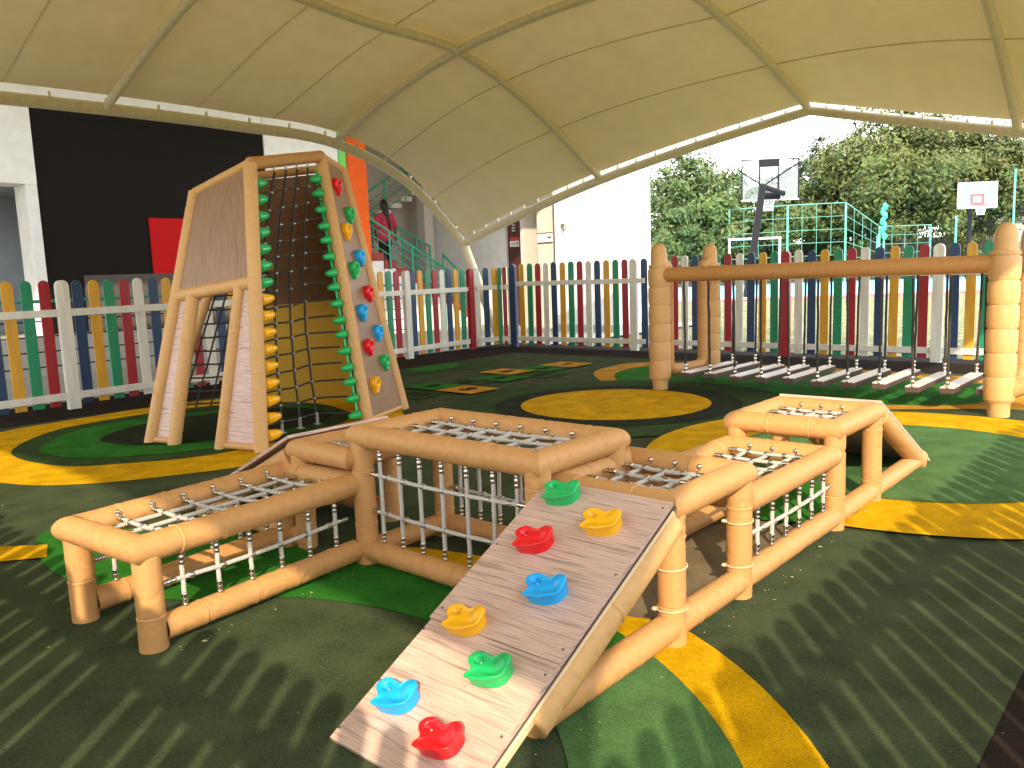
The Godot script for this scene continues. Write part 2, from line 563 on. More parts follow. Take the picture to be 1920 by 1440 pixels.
# ------------------------------------------------------------------ climbing holds
func hold_mesh() -> ArrayMesh:
	# outline seen from the front, about one unit wide
	var ol := spline([Vector2(-0.50, 0.12), Vector2(-0.44, 0.27), Vector2(-0.30, 0.35), Vector2(-0.10, 0.33), Vector2(0.06, 0.31), Vector2(0.16, 0.40), Vector2(0.27, 0.47), Vector2(0.40, 0.44), Vector2(0.48, 0.32), Vector2(0.50, 0.12), Vector2(0.47, -0.05), Vector2(0.36, -0.18), Vector2(0.18, -0.28), Vector2(-0.05, -0.33), Vector2(-0.30, -0.345), Vector2(-0.325, -0.27), Vector2(-0.28, -0.16), Vector2(-0.32, -0.07), Vector2(-0.42, -0.01)], 4, true)
	var cen := Vector2(0.05, 0.08)
	var hole := Vector2(-0.24, 0.14)
	var rows := []
	var prof := [[0.84, 0.0], [0.86, 0.02], [0.88, 0.10], [0.89, 0.20], [0.93, 0.245], [0.985, 0.27], [1.0, 0.295], [0.985, 0.32], [0.95, 0.332], [0.90, 0.332], [0.82, 0.32], [0.74, 0.307], [0.66, 0.297], [0.58, 0.29], [0.50, 0.285], [0.42, 0.282], [0.34, 0.28], [0.26, 0.28], [0.18, 0.28], [0.10, 0.28], [0.0, 0.28]]
	var ctr := []
	for k in prof.size():
		var row := PackedVector3Array()
		for p in ol:
			var s: float = prof[k][0]
			var q: Vector2 = cen + (p - cen) * s
			if k < 5: q += Vector2(0.035, -0.02) * (1.0 - k / 5.0)
			var h: float = prof[k][1]
			if k >= 6:
				var bb := (q - Vector2(0.33, 0.27)) / 0.15
				h += 0.13 * exp(-bb.dot(bb))
				var lip := (q - Vector2(0.24, -0.17)) / Vector2(0.24, 0.07)
				h += 0.035 * exp(-lip.dot(lip))
				var dent := (q - Vector2(0.17, -0.02)) / Vector2(0.16, 0.09)
				h -= 0.045 * exp(-dent.dot(dent))
				var hl := (q - hole).length() / 0.085
				h -= 0.14 / (1.0 + pow(hl, 12.0))
			row.append(Vector3(q.x, q.y, h))
		rows.append(row)
		ctr.append(Vector3(cen.x, cen.y, 0.1 if k < 6 else -2.0))
	var m := MB.new()
	m.grid(rows, true, ctr)
	return m.done()

func small_hold_mesh() -> ArrayMesh:
	var ol := spline([Vector2(-0.42, -0.05), Vector2(-0.40, 0.28), Vector2(-0.18, 0.48), Vector2(0.22, 0.45), Vector2(0.46, 0.18), Vector2(0.40, -0.12), Vector2(0.22, -0.42), Vector2(-0.02, -0.52), Vector2(-0.20, -0.30)], 5, true)
	var prof := [[0.95, 0.0], [1.0, 0.05], [1.0, 0.2], [0.93, 0.34], [0.8, 0.42], [0.62, 0.40], [0.45, 0.30], [0.3, 0.22], [0.15, 0.2], [0.0, 0.2]]
	var rows := []
	var ctr := []
	for k in prof.size():
		var row := PackedVector3Array()
		for p in ol:
			var q: Vector2 = p * prof[k][0]
			var h: float = prof[k][1] * (1.0 + 0.5 * p.y - 0.2 * p.x)
			row.append(Vector3(q.x, q.y, h))
		rows.append(row)
		ctr.append(Vector3(0, 0, -0.15 if k < 4 else -2.0))
	var m := MB.new()
	m.grid(rows, true, ctr)
	return m.done()

# a flat board given by four corners (p0 p1 along the grain), thickness to the back
func board(p0: Vector3, p1: Vector3, p2: Vector3, p3: Vector3, th: float, us := 1.0) -> ArrayMesh:
	var m := MB.new()
	var n := (p1 - p0).cross(p3 - p0).normalized()
	var q := [p0, p1, p2, p3]
	var l1 := (p1 - p0).length() * us
	var l2 := (p3 - p0).length() * us
	var uv := [Vector2(0, 0), Vector2(l1, 0), Vector2(l1, l2), Vector2(0, l2)]
	m.face(q, n, uv)
	var b := []
	for p in q: b.append(p - n * th)
	m.face(b, -n, uv)
	var mid: Vector3 = (p0 + p1 + p2 + p3) / 4.0
	for k in 4:
		var e: Vector3 = (q[k] + q[(k + 1) % 4]) * 0.5 - mid
		m.face([q[k], q[(k + 1) % 4], b[(k + 1) % 4], b[k]], e)
	return m.done()

# ------------------------------------------------------------------ the crawl tunnels
const LOW := 0.40
const MID := 0.524
const TALL := 0.635
func crawl_tunnel():
	var t := thing("crawl_tunnel", "long beige padded crawl tunnel frame with grey rope nets and climbing ramps", "climbing frame")
	var R := 0.056
	var X := Vector3.RIGHT
	var Y := Vector3.UP
	var Z := Vector3.BACK
	var yb := 0.072
	# top frame of a rectangle with mitred corners; corners run round
	var ring := func(cs: Array, called: String):
		for k in 4:
			var a: Vector3 = cs[k]
			var b: Vector3 = cs[(k + 1) % 4]
			var pr: Vector3 = (cs[(k + 3) % 4] - a).normalized()
			var nx: Vector3 = (cs[(k + 2) % 4] - b).normalized()
			beam(t, called, a, b, R, pr, nx, 0.24)
	var post := func(x: float, z: float, top: float):
		beam(t, "post", Vector3(x, 0.004, z), Vector3(x, top, z), R * 0.95, Vector3.ZERO, Vector3.ZERO, 0.26, true, "foam", 0.5)
	# --- low section reaching out to the side
	var ca := cos(0.096)
	var sa := sin(0.096)
	var A := func(i: float, j: float, y: float) -> Vector3:
		var dx := -i * 0.519
		var dz := j * 1.10
		return Vector3(-3.113 + ca * dx + sa * dz, y, -2.361 - sa * dx + ca * dz)
	ring.call([A.call(0, 1, LOW), A.call(1, 1, LOW), A.call(1, 0, LOW), A.call(0, 0, LOW)], "top_rail")
	for i in 2:
		var p: Vector3 = A.call(i, 0.985, 0)
		post.call(p.x, p.z, LOW - 0.03)
		beam(t, "bottom_rail", A.call(i, 0.95, yb), A.call(i, 0.03, yb), R * 0.93)
	var pf: Vector3 = A.call(1, 0.02, 0)
	post.call(pf.x, pf.z, LOW - 0.02)
	net(t, A.call(1, 0, LOW + 0.012), A.call(0, 0, LOW) - A.call(1, 0, LOW), A.call(1, 1, LOW) - A.call(1, 0, LOW), [0.26, 0.5, 0.74], [0.15, 0.29, 0.43, 0.57, 0.71, 0.85], 0.008, false, 0.06)
	for k in 6:
		var fz: float = [0.15, 0.29, 0.43, 0.57, 0.71, 0.85][k]
		for i in [0.115, 0.885]:
			part("end_knob", knob_mesh, M["steel"], t, A.call(i, fz, LOW + 0.022), toward(Y).scaled_local(Vector3.ONE * 0.7))
	for i in 2:
		net(t, A.call(i, 0.02, yb), A.call(i, 0.98, yb) - A.call(i, 0.02, yb), Vector3(0, LOW - yb, 0), [0.12, 0.27, 0.42, 0.57, 0.72, 0.87], [0.52], 0.0, false, 0.05)
	# --- tall cube in the middle
	var bx0 := -3.079
	var bx1 := -1.985
	var bz0 := -2.381
	var bz1 := -2.905
	ring.call([Vector3(bx0, TALL, bz0), Vector3(bx1, TALL, bz0), Vector3(bx1, TALL, bz1), Vector3(bx0, TALL, bz1)], "top_rail")
	for q in [[bx0, bz0], [bx0, bz1], [bx1, bz0], [bx1, bz1]]: post.call(q[0], q[1], TALL - 0.02)
	beam(t, "bottom_rail", Vector3(bx0 + 0.02, yb, bz0), Vector3(bx1 - 0.02, yb, bz0), R * 0.93)
	beam(t, "bottom_rail", Vector3(bx0 + 0.02, yb, bz1), Vector3(bx1 - 0.02, yb, bz1), R * 0.93)
	beam(t, "bottom_rail", Vector3(bx0, yb, bz0), Vector3(bx0, yb, bz1), R * 0.9)
	net(t, Vector3(bx0, TALL + 0.012, bz0), Vector3(bx1 - bx0, 0, 0), Vector3(0, 0, bz1 - bz0), [0.14, 0.28, 0.42, 0.56, 0.70, 0.84], [0.26, 0.5, 0.74], 0.008, true, 0.07)
	for zz in [bz0, bz1]:
		net(t, Vector3(bx0, yb, zz), Vector3(bx1 - bx0, 0, 0), Vector3(0, TALL - yb, 0), [0.12, 0.245, 0.37, 0.50, 0.64, 0.78, 0.90], [0.36, 0.68], 0.0, false, 0.055)
	# --- arm with ramp at its near end: mid, low, mid
	var x0 := -2.0
	var x1 := -1.463
	var zc := -2.50
	var zcd := -3.05
	var zde := -4.143
	var ze := -4.732
	ring.call([Vector3(x0, MID, zc), Vector3(x1, MID, zc), Vector3(x1, MID, zcd), Vector3(x0, MID, zcd)], "top_rail")
	ring.call([Vector3(x0, LOW, zcd - 0.09), Vector3(x1, LOW, zcd - 0.09), Vector3(x1, LOW, zde + 0.09), Vector3(x0, LOW, zde + 0.09)], "top_rail")
	ring.call([Vector3(x0, MID, zde), Vector3(x1, MID, zde), Vector3(x1, MID, ze), Vector3(x0, MID, ze)], "top_rail")
	for x in [x0, x1]:
		for z in [zc, zcd, zde, ze]: post.call(x, z, MID - 0.03)
		beam(t, "bottom_rail", Vector3(x, yb, -1.68), Vector3(x, yb, zc + 0.02), R * 0.93, Vector3.ZERO, Vector3.ZERO, 0.35, true)
		beam(t, "bottom_rail", Vector3(x, yb, zc), Vector3(x, yb, zcd), R * 0.93, Vector3.ZERO, Vector3.ZERO, 0.3)
		beam(t, "bottom_rail", Vector3(x, yb, zcd), Vector3(x, yb, zde), R * 0.93, Vector3.ZERO, Vector3.ZERO, 0.3)
		beam(t, "bottom_rail", Vector3(x, yb, zde), Vector3(x, yb, -5.72), R * 0.93, Vector3.ZERO, Vector3.ZERO, 0.5, true)
		net(t, Vector3(x, yb, zcd), Vector3(0, 0, zde - zcd), Vector3(0, LOW - yb, 0), [0.16, 0.30, 0.44, 0.58, 0.72, 0.86], [0.52], 0.0, false, 0.055)
	for e in [[zc, 0.14], [zc, 0.30], [zcd, 0.14], [zcd, 0.33]]:
		var tie := MB.new()
		var tp2 := []
		for k in 21: tp2.append(Vector3(x1 + cos(TAU * k / 20.0) * 0.057, e[1] + 0.004 * sin(TAU * k / 20.0 + e[1] * 9.0), e[0] + sin(TAU * k / 20.0) * 0.057))
		tie.tube(tp2, 0.0035, 6, false)
		tie.box(Vector3(x1 - 0.045, e[1], e[0] + 0.045), Vector3(0.02, 0.012, 0.02))
		part("cable_tie", tie.done(), M["foam_core"], t)
	net(t, Vector3(x0, MID + 0.012, zc), Vector3(x1 - x0, 0, 0), Vector3(0, 0, zcd - zc), [0.28, 0.5, 0.72], [0.26, 0.5, 0.74], 0.006, true, 0.06)
	net(t, Vector3(x0, LOW + 0.012, zcd - 0.09), Vector3(x1 - x0, 0, 0), Vector3(0, 0, zde - zcd + 0.18), [0.27, 0.5, 0.73], [0.14, 0.32, 0.5, 0.68, 0.86], 0.006, true, 0.06)
	net(t, Vector3(x0, MID + 0.012, zde), Vector3(x1 - x0, 0, 0), Vector3(0, 0, ze - zde), [0.28, 0.5, 0.72], [0.28, 0.5, 0.72], 0.006, true, 0.06)
	# --- short section with its own ramp beyond the low arm
	var fx := -3.53
	ring.call([Vector3(fx, MID, bz0 + 0.04), Vector3(bx0 - 0.06, MID, bz0 + 0.04), Vector3(bx0 - 0.06, MID, bz1), Vector3(fx, MID, bz1)], "top_rail")
	for z in [bz0 + 0.04, bz1]: post.call(fx, z, MID - 0.03)
	net(t, Vector3(fx, MID + 0.012, bz0 + 0.04), Vector3(bx0 - fx - 0.06, 0, 0), Vector3(0, 0, bz1 - bz0 - 0.04), [0.3, 0.55, 0.8], [0.28, 0.5, 0.72], 0.006, true, 0.06)
	# --- ramps
	var hm := hold_mesh()
	var ra := Vector3(-1.955, 0.572, -2.405)
	var rb := Vector3(-1.955, 0.022, -1.315)
	var along := rb - ra
	var wd := Vector3(0.555, 0, 0)
	var split := 0.60
	var n := wd.cross(along).normalized()
	if n.y < 0.0: n = -n
	var up1 := part("ramp_panel", board(ra + along * split, ra + along * split + wd, ra + wd, ra, 0.016, 1.0), M["board"], t)
	up1.set_meta("label", "upper wood-grain panel of the ramp with coloured climbing holds")
	var ins := Vector3(0.012, 0, 0)
	var lo1 := part("ramp_panel", board(rb + ins - n * 0.002, rb + wd - n * 0.002, ra + along * (split + 0.002) + wd - n * 0.002, ra + along * (split + 0.002) + ins - n * 0.002, 0.016, 1.0), M["board"], t)
	for e in [[ra, along * split], [ra + along * split, along * (1.0 - split)]]:
		for f in [Vector3.ZERO, wd]:
			var q: Vector3 = e[0] + f - n * 0.014 + (X * 0.004 if f.x > 0.1 else -X * 0.004) * 0.0
			part("edge_band", tubem([q - n * 0.011, q + e[1] - n * 0.011], 0.009, 6), M["board_edge"], t)
	for x in [ra.x + 0.05, ra.x + wd.x - 0.012]:
		var off := -n * 0.072
		beam(t, "ramp_beam", Vector3(x, ra.y, ra.z) + off + along * 0.03, Vector3(x, ra.y, ra.z) + off + along * 0.74, R * 0.93, Vector3.ZERO, Vector3.ZERO, 0.5, true, "foam_pale")
		part("ramp_joist", boxm(Vector3(0.05, 0.03, along.length() * 0.97), 0.004), M["foam_core"], t, Vector3(x, ra.y, ra.z) - n * 0.035 + along * 0.5, Basis(X, n, X.cross(n)))
	var hb := Basis(X, -along.normalized(), n)
	var hs := [[0.222, 0.07, "green"], [0.663, 0.154, "yellow"], [0.303, 0.274, "red"], [0.634, 0.426, "blue"], [0.286, 0.593, "yellow"], [0.665, 0.698, "green"], [0.251, 0.855, "blue"], [0.68, 0.90, "red"]]
	var k3 := 0
	for h in hs:
		var host: MeshInstance3D = up1 if h[1] < split - 0.03 else lo1
		var p: Vector3 = ra + wd * h[0] + along * h[1]
		var o := part("climbing_hold", hm, M["p_" + h[2]], host, p, hb.rotated(n, [0.0, -0.05, 0.04, 0.02, -0.03, 0.05, 0.06, 0.0][k3]).scaled_local(Vector3(0.150, 0.142, 0.135)))
		o.set_meta("label", h[2] + " plastic climbing hold bolted to the ramp")
		var bo := part("bolt", knob_mesh, M["steel"], host, p + hb * Vector3(-0.24 * 0.150, 0.14 * 0.142, 0.016), toward(n).scaled_local(Vector3.ONE * 0.32))
		k3 += 1
	for v in [0.03, 0.30, 0.56, 0.64, 0.82, 0.97]:
		for uu in [0.035, 0.965]:
			var s := MB.new()
			s.lathe([Vector2(0.0045, 0), Vector2(0.004, 0.0012), Vector2(0.001, 0.0014)], Vector3.ZERO, Y, 8)
			part("screw", s.done(), M["board_edge"], t, ra + wd * uu + along * v + n * 0.0006, toward(n))
	# ramp beyond the far end, going down away from the first
	var ea := Vector3(x0 - 0.03, 0.585, ze - 0.055)
	var eb := Vector3(x0 - 0.03, 0.03, -5.86)
	var ew := Vector3(x1 - x0 + 0.06, 0, 0)
	part("ramp_panel", board(ea, ea + ew, eb + ew, eb, 0.016), M["board"], t)
	for x in [x0, x1]:
		var ad := (eb - ea)
		var nn := ew.cross(ad).normalized()
		if nn.y < 0: nn = -nn
		beam(t, "ramp_beam", Vector3(x, ea.y, ea.z) - nn * 0.07 + ad * 0.06, Vector3(x, ea.y, ea.z) - nn * 0.07 + ad * 0.86, R, Vector3.ZERO, Vector3.ZERO, 0.0, true)
	# ramp of the short section, going down to the side
	var ga := Vector3(fx - 0.03, 0.585, bz0 + 0.09)
	var gb := Vector3(-4.75, 0.02, bz0 + 0.09)
	var gw2 := Vector3(0, 0, bz1 - bz0 - 0.14)
	part("ramp_panel", board(ga, gb, gb + gw2, ga + gw2, 0.016), M["board"], t)
	for z in [bz0 + 0.07, bz1]:
		var ad := gb - ga
		beam(t, "ramp_beam", Vector3(ga.x, ga.y - 0.085, z - 0.02) + ad * 0.03, Vector3(ga.x, ga.y - 0.085, z - 0.02) + ad * 0.85, R, Vector3.ZERO, Vector3.ZERO, 0.0, true)
		beam(t, "bottom_rail", Vector3(fx, yb, z), Vector3(-4.55, yb, z), R * 0.9, Vector3.ZERO, Vector3.ZERO, 0.4, true)

# ------------------------------------------------------------------ the net tower
func climbing_tower():
	var t := thing("climbing_tower", "tall tapering tower of padded beams with a black climbing net and hold wall", "climbing tower")
	var b := [Vector3(-7.09, 0, -3.17), Vector3(-5.84, 0, -3.50), Vector3(-6.11, 0, -4.82), Vector3(-6.44, 0, -5.56), Vector3(-7.15, 0, -5.90), Vector3(-8.62, 0, -4.08)]
	var tp := [Vector3(-7.01, 2.20, -3.75), Vector3(-6.23, 2.37, -3.84), Vector3(-6.69, 2.57, -4.90), Vector3(-6.95, 2.50, -5.34), Vector3(-7.30, 2.56, -5.40), Vector3(-7.35, 2.42, -4.50)]
	var R := 0.058
	for k in 6:
		beam(t, "corner_post", b[k] + Vector3(0, 0.004, 0), tp[k], R if k < 4 else 0.05, Vector3.ZERO, Vector3.ZERO, 0.75, true, "foam_pale", 0.35)
	for k in 6:
		beam(t, "top_rail", tp[k], tp[(k + 1) % 6], R * 0.95 if k == 1 else R * 0.72, Vector3.ZERO, Vector3.ZERO, 0.0, true, "foam_dark" if k == 1 else "foam_pale", 0.35)
	# --- archway face between posts 0 and 1
	var f := func(s: float, h: float) -> Vector3:      # s across, h up (0..1)
		return b[0].lerp(b[1], s).lerp(tp[0].lerp(tp[1], s), h)
	var hm := 0.585
	beam(t, "cross_rail", f.call(0.0, hm), f.call(1.0, hm), R * 0.95, Vector3.ZERO, Vector3.ZERO, 0.0, false, "foam_pale", 0.35)
	beam(t, "inner_post", f.call(0.225, 0.002), f.call(0.22, hm), R * 0.98, Vector3.ZERO, Vector3.ZERO, 0.6, true, "foam_pale", 0.35)
	beam(t, "inner_post", f.call(0.65, 0.002), f.call(0.83, hm), R * 0.9, Vector3.ZERO, Vector3.ZERO, 0.6, true, "foam_pale", 0.35)
	var nn: Vector3 = (b[1] - b[0]).cross(tp[0] - b[0]).normalized()
	if nn.z < 0.0: nn = -nn
	part("wood_panel", board(f.call(0.02, hm), f.call(0.02, 0.985), f.call(0.98, 0.985), f.call(0.98, hm), 0.02), M["board_brown"], t)
	part("wood_panel", board(f.call(0.02, 0.02), f.call(0.20, 0.02), f.call(0.20, hm), f.call(0.02, hm), 0.02), M["board"], t)
	part("wood_panel", board(f.call(0.68, 0.02), f.call(0.98, 0.02), f.call(0.98, hm), f.call(0.86, hm), 0.02), M["board"], t)
	for e in [[0.0, 0.225], [0.65, 1.0]]:
		beam(t, "sill", f.call(e[0], 0.018), f.call(e[1], 0.018), 0.028, Vector3.ZERO, Vector3.ZERO, 0.0, false, "foam_pale", 0.2)
	# --- net face between posts 1 and 2
	var g := func(s: float, h: float, inw := 0.0) -> Vector3:
		var p: Vector3 = b[1].lerp(b[2], s).lerp(tp[1].lerp(tp[2], s), h)
		return p + Vector3(-1, 0, 0.15).normalized() * inw
	var cols := [0.30, 0.47, 0.64, 0.81]
	for c in 4:
		var pts := []
		for k in 17:
			var h := k / 16.0
			pts.append(g.call(lerpf(cols[c], cols[c] - 0.01 * c, h), 0.012 + h * 0.95, 0.42 * (1.0 - h) + 0.12 * sin(PI * h) + 0.005 * sin(k * 1.9 + c)))
		var o := part("net_rope", tubem(pts, 0.0105, 8, true), M["rope_black"], t)
		part("chain_end", ferrule_mesh, M["dull_steel"], o, pts[16], toward(Vector3.UP).scaled_local(Vector3(1.2, 2.0, 1.2)))
		var an := MB.new()
		an.tube([pts[0] + Vector3(0, -0.02, 0), pts[0] + Vector3(0, 0.075, 0)], 0.016, 8)
		an.box(pts[0] + Vector3(0, -0.012, 0), Vector3(0.07, 0.012, 0.05))
		part("ground_anchor", an.done(), M["dull_steel"], o)
	var kn := MB.new()
	kn.lathe([Vector2(0.001, -0.016), Vector2(0.015, -0.012), Vector2(0.019, 0), Vector2(0.015, 0.012), Vector2(0.001, 0.016)], Vector3.ZERO, Vector3.UP, 8)
	var knot := kn.done()
	for k in 15:
		var h := 0.045 + k * 0.0605
		var pts := []
		var hh := (h - 0.012) / 0.95
		var inw := 0.42 * (1.0 - hh) + 0.12 * sin(PI * hh)
		var xs := [0.09, 0.30, 0.47, 0.64, 0.81, 0.95]
		for s in 6:
			pts.append(g.call(xs[s], h + 0.003 * sin(k * 1.3 + s * 0.8) - (0.004 if s in [1, 3] else 0.0), inw * (1.0 if s > 0 and s < 5 else 0.35)))
		var o := part("net_rope", tubem(spline(pts, 3), 0.0100, 7, true), M["rope_black"], t)
		for s in range(1, 5): part("knot", knot, M["dull_steel"], o, pts[s])
	# grips up both posts of the net face
	var cb := MB.new()
	cb.lathe([Vector2(0.001, 0), Vector2(0.050, 0.0), Vector2(0.052, 0.02), Vector2(0.047, 0.03), Vector2(0.050, 0.05), Vector2(0.046, 0.07), Vector2(0.040, 0.078), Vector2(0.043, 0.095), Vector2(0.036, 0.125), Vector2(0.028, 0.135), Vector2(0.027, 0.155), Vector2(0.001, 0.160)], Vector3.ZERO, Vector3.UP, 14)
	var cone := cb.done()
	for k in 16:
		var h := 0.05 + k * 0.0585
		part("grip", cone, M["p_yellow"] if k < 9 else M["p_green"], t, g.call(0.055, h, 0.02), toward(g.call(1.0, h) - g.call(0.0, h)).scaled_local(Vector3(1.0, 1.05, 1.0)))
		part("grip", cone, M["p_green"], t, g.call(0.945, h - 0.01 + 0.003 * (k % 3), 0.03), toward(g.call(0.0, h) - g.call(1.0, h)).scaled_local(Vector3(0.8, 0.85, 0.8)))
	var gl := []
	for k in 9: gl.append(g.call(0.945, 0.03 + k * 0.115, 0.05))
	part("grip_cord", tubem(gl, 0.014, 8), M["p_green"], t)
	# --- wall of holds between posts 2 and 3
	var w := func(s: float, h: float) -> Vector3:
		return b[2].lerp(b[3], s).lerp(tp[2].lerp(tp[3], s), h)
	var hw := part("hold_wall", board(w.call(0.03, 0.02), w.call(0.03, 0.985), w.call(0.97, 0.985), w.call(0.97, 0.02), 0.02), M["board_brown"], t)
	beam(t, "sill", w.call(0.0, 0.015), w.call(1.0, 0.015), 0.026, Vector3.ZERO, Vector3.ZERO, 0.0, false, "foam_pale", 0.2)
	var wn: Vector3 = (b[3] - b[2]).cross(tp[2] - b[2]).normalized()
	if wn.x < 0.0: wn = -wn
	var wb := Basis((b[3] - b[2]).normalized(), wn.cross((b[3] - b[2]).normalized()), wn)
	var sh := small_hold_mesh()
	for h in [[0.38, 0.90, "red"], [0.70, 0.80, "green"], [0.40, 0.725, "yellow"], [0.72, 0.63, "blue"], [0.38, 0.575, "green"], [0.72, 0.485, "red"], [0.36, 0.41, "blue"], [0.72, 0.325, "blue"], [0.34, 0.275, "red"], [0.72, 0.205, "green"], [0.30, 0.13, "yellow"]]:
		part("climbing_hold", sh, M["p_" + h[2]], hw, w.call(h[0], h[1]) + wn * 0.002, wb.rotated(wn, 0.3 * sin(h[1] * 31.0)).scaled_local(Vector3(0.175, 0.175, 0.15)))
	# --- back faces
	var q := func(k: int, s: float, h: float) -> Vector3:
		return b[k].lerp(b[(k + 1) % 6], s).lerp(tp[k].lerp(tp[(k + 1) % 6], s), h)
	part("back_panel", board(q.call(4, 0.15, 0.457), q.call(4, 0.15, 0.98), q.call(4, 0.62, 0.98), q.call(4, 0.62, 0.457), 0.02), M["board_brown"], t)
	part("back_panel", board(q.call(4, 0.15, 0.02), q.call(4, 0.15, 0.457), q.call(4, 0.62, 0.457), q.call(4, 0.62, 0.02), 0.02), M["mustard"], t)
	part("back_panel", board(q.call(4, 0.02, 0.03), q.call(4, 0.02, 0.98), q.call(4, 0.148, 0.98), q.call(4, 0.148, 0.03), 0.02), M["navy"], t)
	part("back_panel", board(q.call(3, 0.03, 0.02), q.call(3, 0.03, 0.98), q.call(3, 0.97, 0.98), q.call(3, 0.97, 0.02), 0.02), M["board_brown"], t)
	part("back_panel", board(q.call(5, 0.03, 0.60), q.call(5, 0.03, 0.98), q.call(5, 0.97, 0.98), q.call(5, 0.97, 0.60), 0.02), M["board_brown"], t)
	part("back_panel", board(q.call(4, 0.62, 0.64), q.call(4, 0.62, 0.98), q.call(4, 0.98, 0.98), q.call(4, 0.98, 0.64), 0.02), M["board_brown"], t)
	for k in 6:
		var s := 0.62 + k * 0.066
		part("net_rope", tubem(sagline(q.call(4, s, 0.02), q.call(4, s, 0.60), 0.0, 6, 0.006), 0.010, 7), M["rope_black"], t)
	for k in 10:
		part("net_rope", tubem(sagline(q.call(4, 0.60, 0.04 + k * 0.06), q.call(4, 0.98, 0.04 + k * 0.06), 0.012, 6, 0.004), 0.010, 7), M["rope_black"], t)
	beam(t, "cross_rail", q.call(4, 0.58, 0.62), q.call(4, 1.0, 0.62), 0.045, Vector3.ZERO, Vector3.ZERO, 0.0, false, "foam_pale", 0.3)

# ------------------------------------------------------------------ the hanging step bridge
func step_bridge():
	var t := thing("step_bridge", "hanging step bridge of short planks on black ropes between beige bamboo-style posts", "play bridge")
	var zn := -7.93
	var zf := -9.12
	var xs := [-4.76, -1.415]
	for x in xs:
		for z in [zn, zf]:
			var prof := [Vector2(0.086, 0.0), Vector2(0.088, 0.12), Vector2(0.116, 0.14)]
			var y := 0.15
			while y < 1.36:
				prof += [Vector2(0.120, y + 0.012), Vector2(0.123, y + 0.09), Vector2(0.121, y + 0.185), Vector2(0.109, y + 0.196), Vector2(0.109, y + 0.204)]
				y += 0.205
			prof += [Vector2(0.121, y + 0.01), Vector2(0.112, y + 0.03), Vector2(0.090, y + 0.04), Vector2(0.088, y + 0.16), Vector2(0.078, y + 0.215), Vector2(0.054, y + 0.25), Vector2(0.02, y + 0.268), Vector2(0.001, y + 0.27)]
			var m := MB.new()
			m.lathe(prof, Vector3.ZERO, Vector3.UP, 28)
			part("post", m.done(), M["foam_pale"], t, Vector3(x, 0, z))
		# side frame: two uprights and cross pieces with rounded corners
		var path := []
		var r := 0.10
		var za := zn - 0.20
		var zb := zf + 0.20
		path.append(Vector3(x, 1.42, zn - 0.06))
		for c in [[za + r, 1.42 - r, 0.5 * PI, 0.0], [za - r, 0.20 + r, PI, 1.5 * PI], [zb + r, 0.20 + r, 1.5 * PI, TAU], [zb - r, 1.42 - r, PI, 0.5 * PI]]:
			for k in 6:
				var an: float = lerpf(c[2], c[3], k / 5.0)
				path.append(Vector3(x, c[1] + sin(an) * r, c[0] - cos(an) * r))
		path.append(Vector3(x, 1.42, zf + 0.06))
		part("side_frame", tubem(path, 0.060, 18, false), M["foam"], t)
		var ring := MB.new()
		for z in [za, zb]:
			for k in 5:
				ring.lathe([Vector2(0.058, -0.006), Vector2(0.065, -0.004), Vector2(0.065, 0.004), Vector2(0.058, 0.006)], Vector3(x, 0.36 + k * 0.22, z), Vector3.UP, 16)
		part("wrap_seam", ring.done(), M["foam_dark"], t)
		# brace down to the base
		if x > -3.0:
			part("brace", tubem([Vector3(x + 0.05, 0.22, zn - 0.02), Vector3(x + 0.60, 0.46, zn - 0.05)], 0.075, 18), M["foam_pale"], t)
	for z in [zn, zf]:
		beam(t, "rope_beam", Vector3(xs[0] + 0.08, 1.30, z), Vector3(xs[1] - 0.08, 1.31, z), 0.078, Vector3.ZERO, Vector3.ZERO, 1.1, false, "foam_dark", 0.1)
	var pl := MB.new()
	pl.box(Vector3.ZERO, Vector3(0.125, 0.05, zn - zf), Basis.IDENTITY, 0.006)
	var plank := pl.done()
	var topb := boxm(Vector3(0.120, 0.012, zn - zf - 0.04), 0.002)
	for k in 11:
		var x := -4.45 + k * 0.2915
		var dy := 0.19 + 0.008 * sin(k * 2.1)
		var tilt := Basis(Vector3.BACK, 0.05 * sin(k * 1.7))
		var o := part("step_plank", plank, M["board_edge"], t, Vector3(x, dy, (zn + zf) / 2), tilt)
		part("tread_board", topb, M["tread"], o, Vector3(0, 0.029, 0))
		for z in [zn, zf]:
			var e: Vector3 = Vector3(x, dy + 0.02, z - (0.03 if z == zn else -0.03))
			var rp := part("hanging_rope", tubem(sagline(Vector3(x + 0.01 * sin(k * 3.0), 1.24, z), e + Vector3(0, 0.05, 0), 0.0, 8, 0.003), 0.0125, 8), M["rope_black"], t)
			part("rope_socket", ferrule_mesh, M["steel"], rp, e + Vector3(0, 0.0, 0), toward(Vector3.UP).scaled_local(Vector3(1.5, 1.9, 1.5)))
			part("shackle", knob_mesh, M["steel"], rp, e - Vector3(0, 0.05, 0), toward(Vector3.UP).scaled_local(Vector3(1.3, 1.5, 1.3)))
			part("eye_bolt", knob_mesh, M["steel"], rp, Vector3(x + 0.01 * sin(k * 3.0), 1.205, z), toward(Vector3.UP))

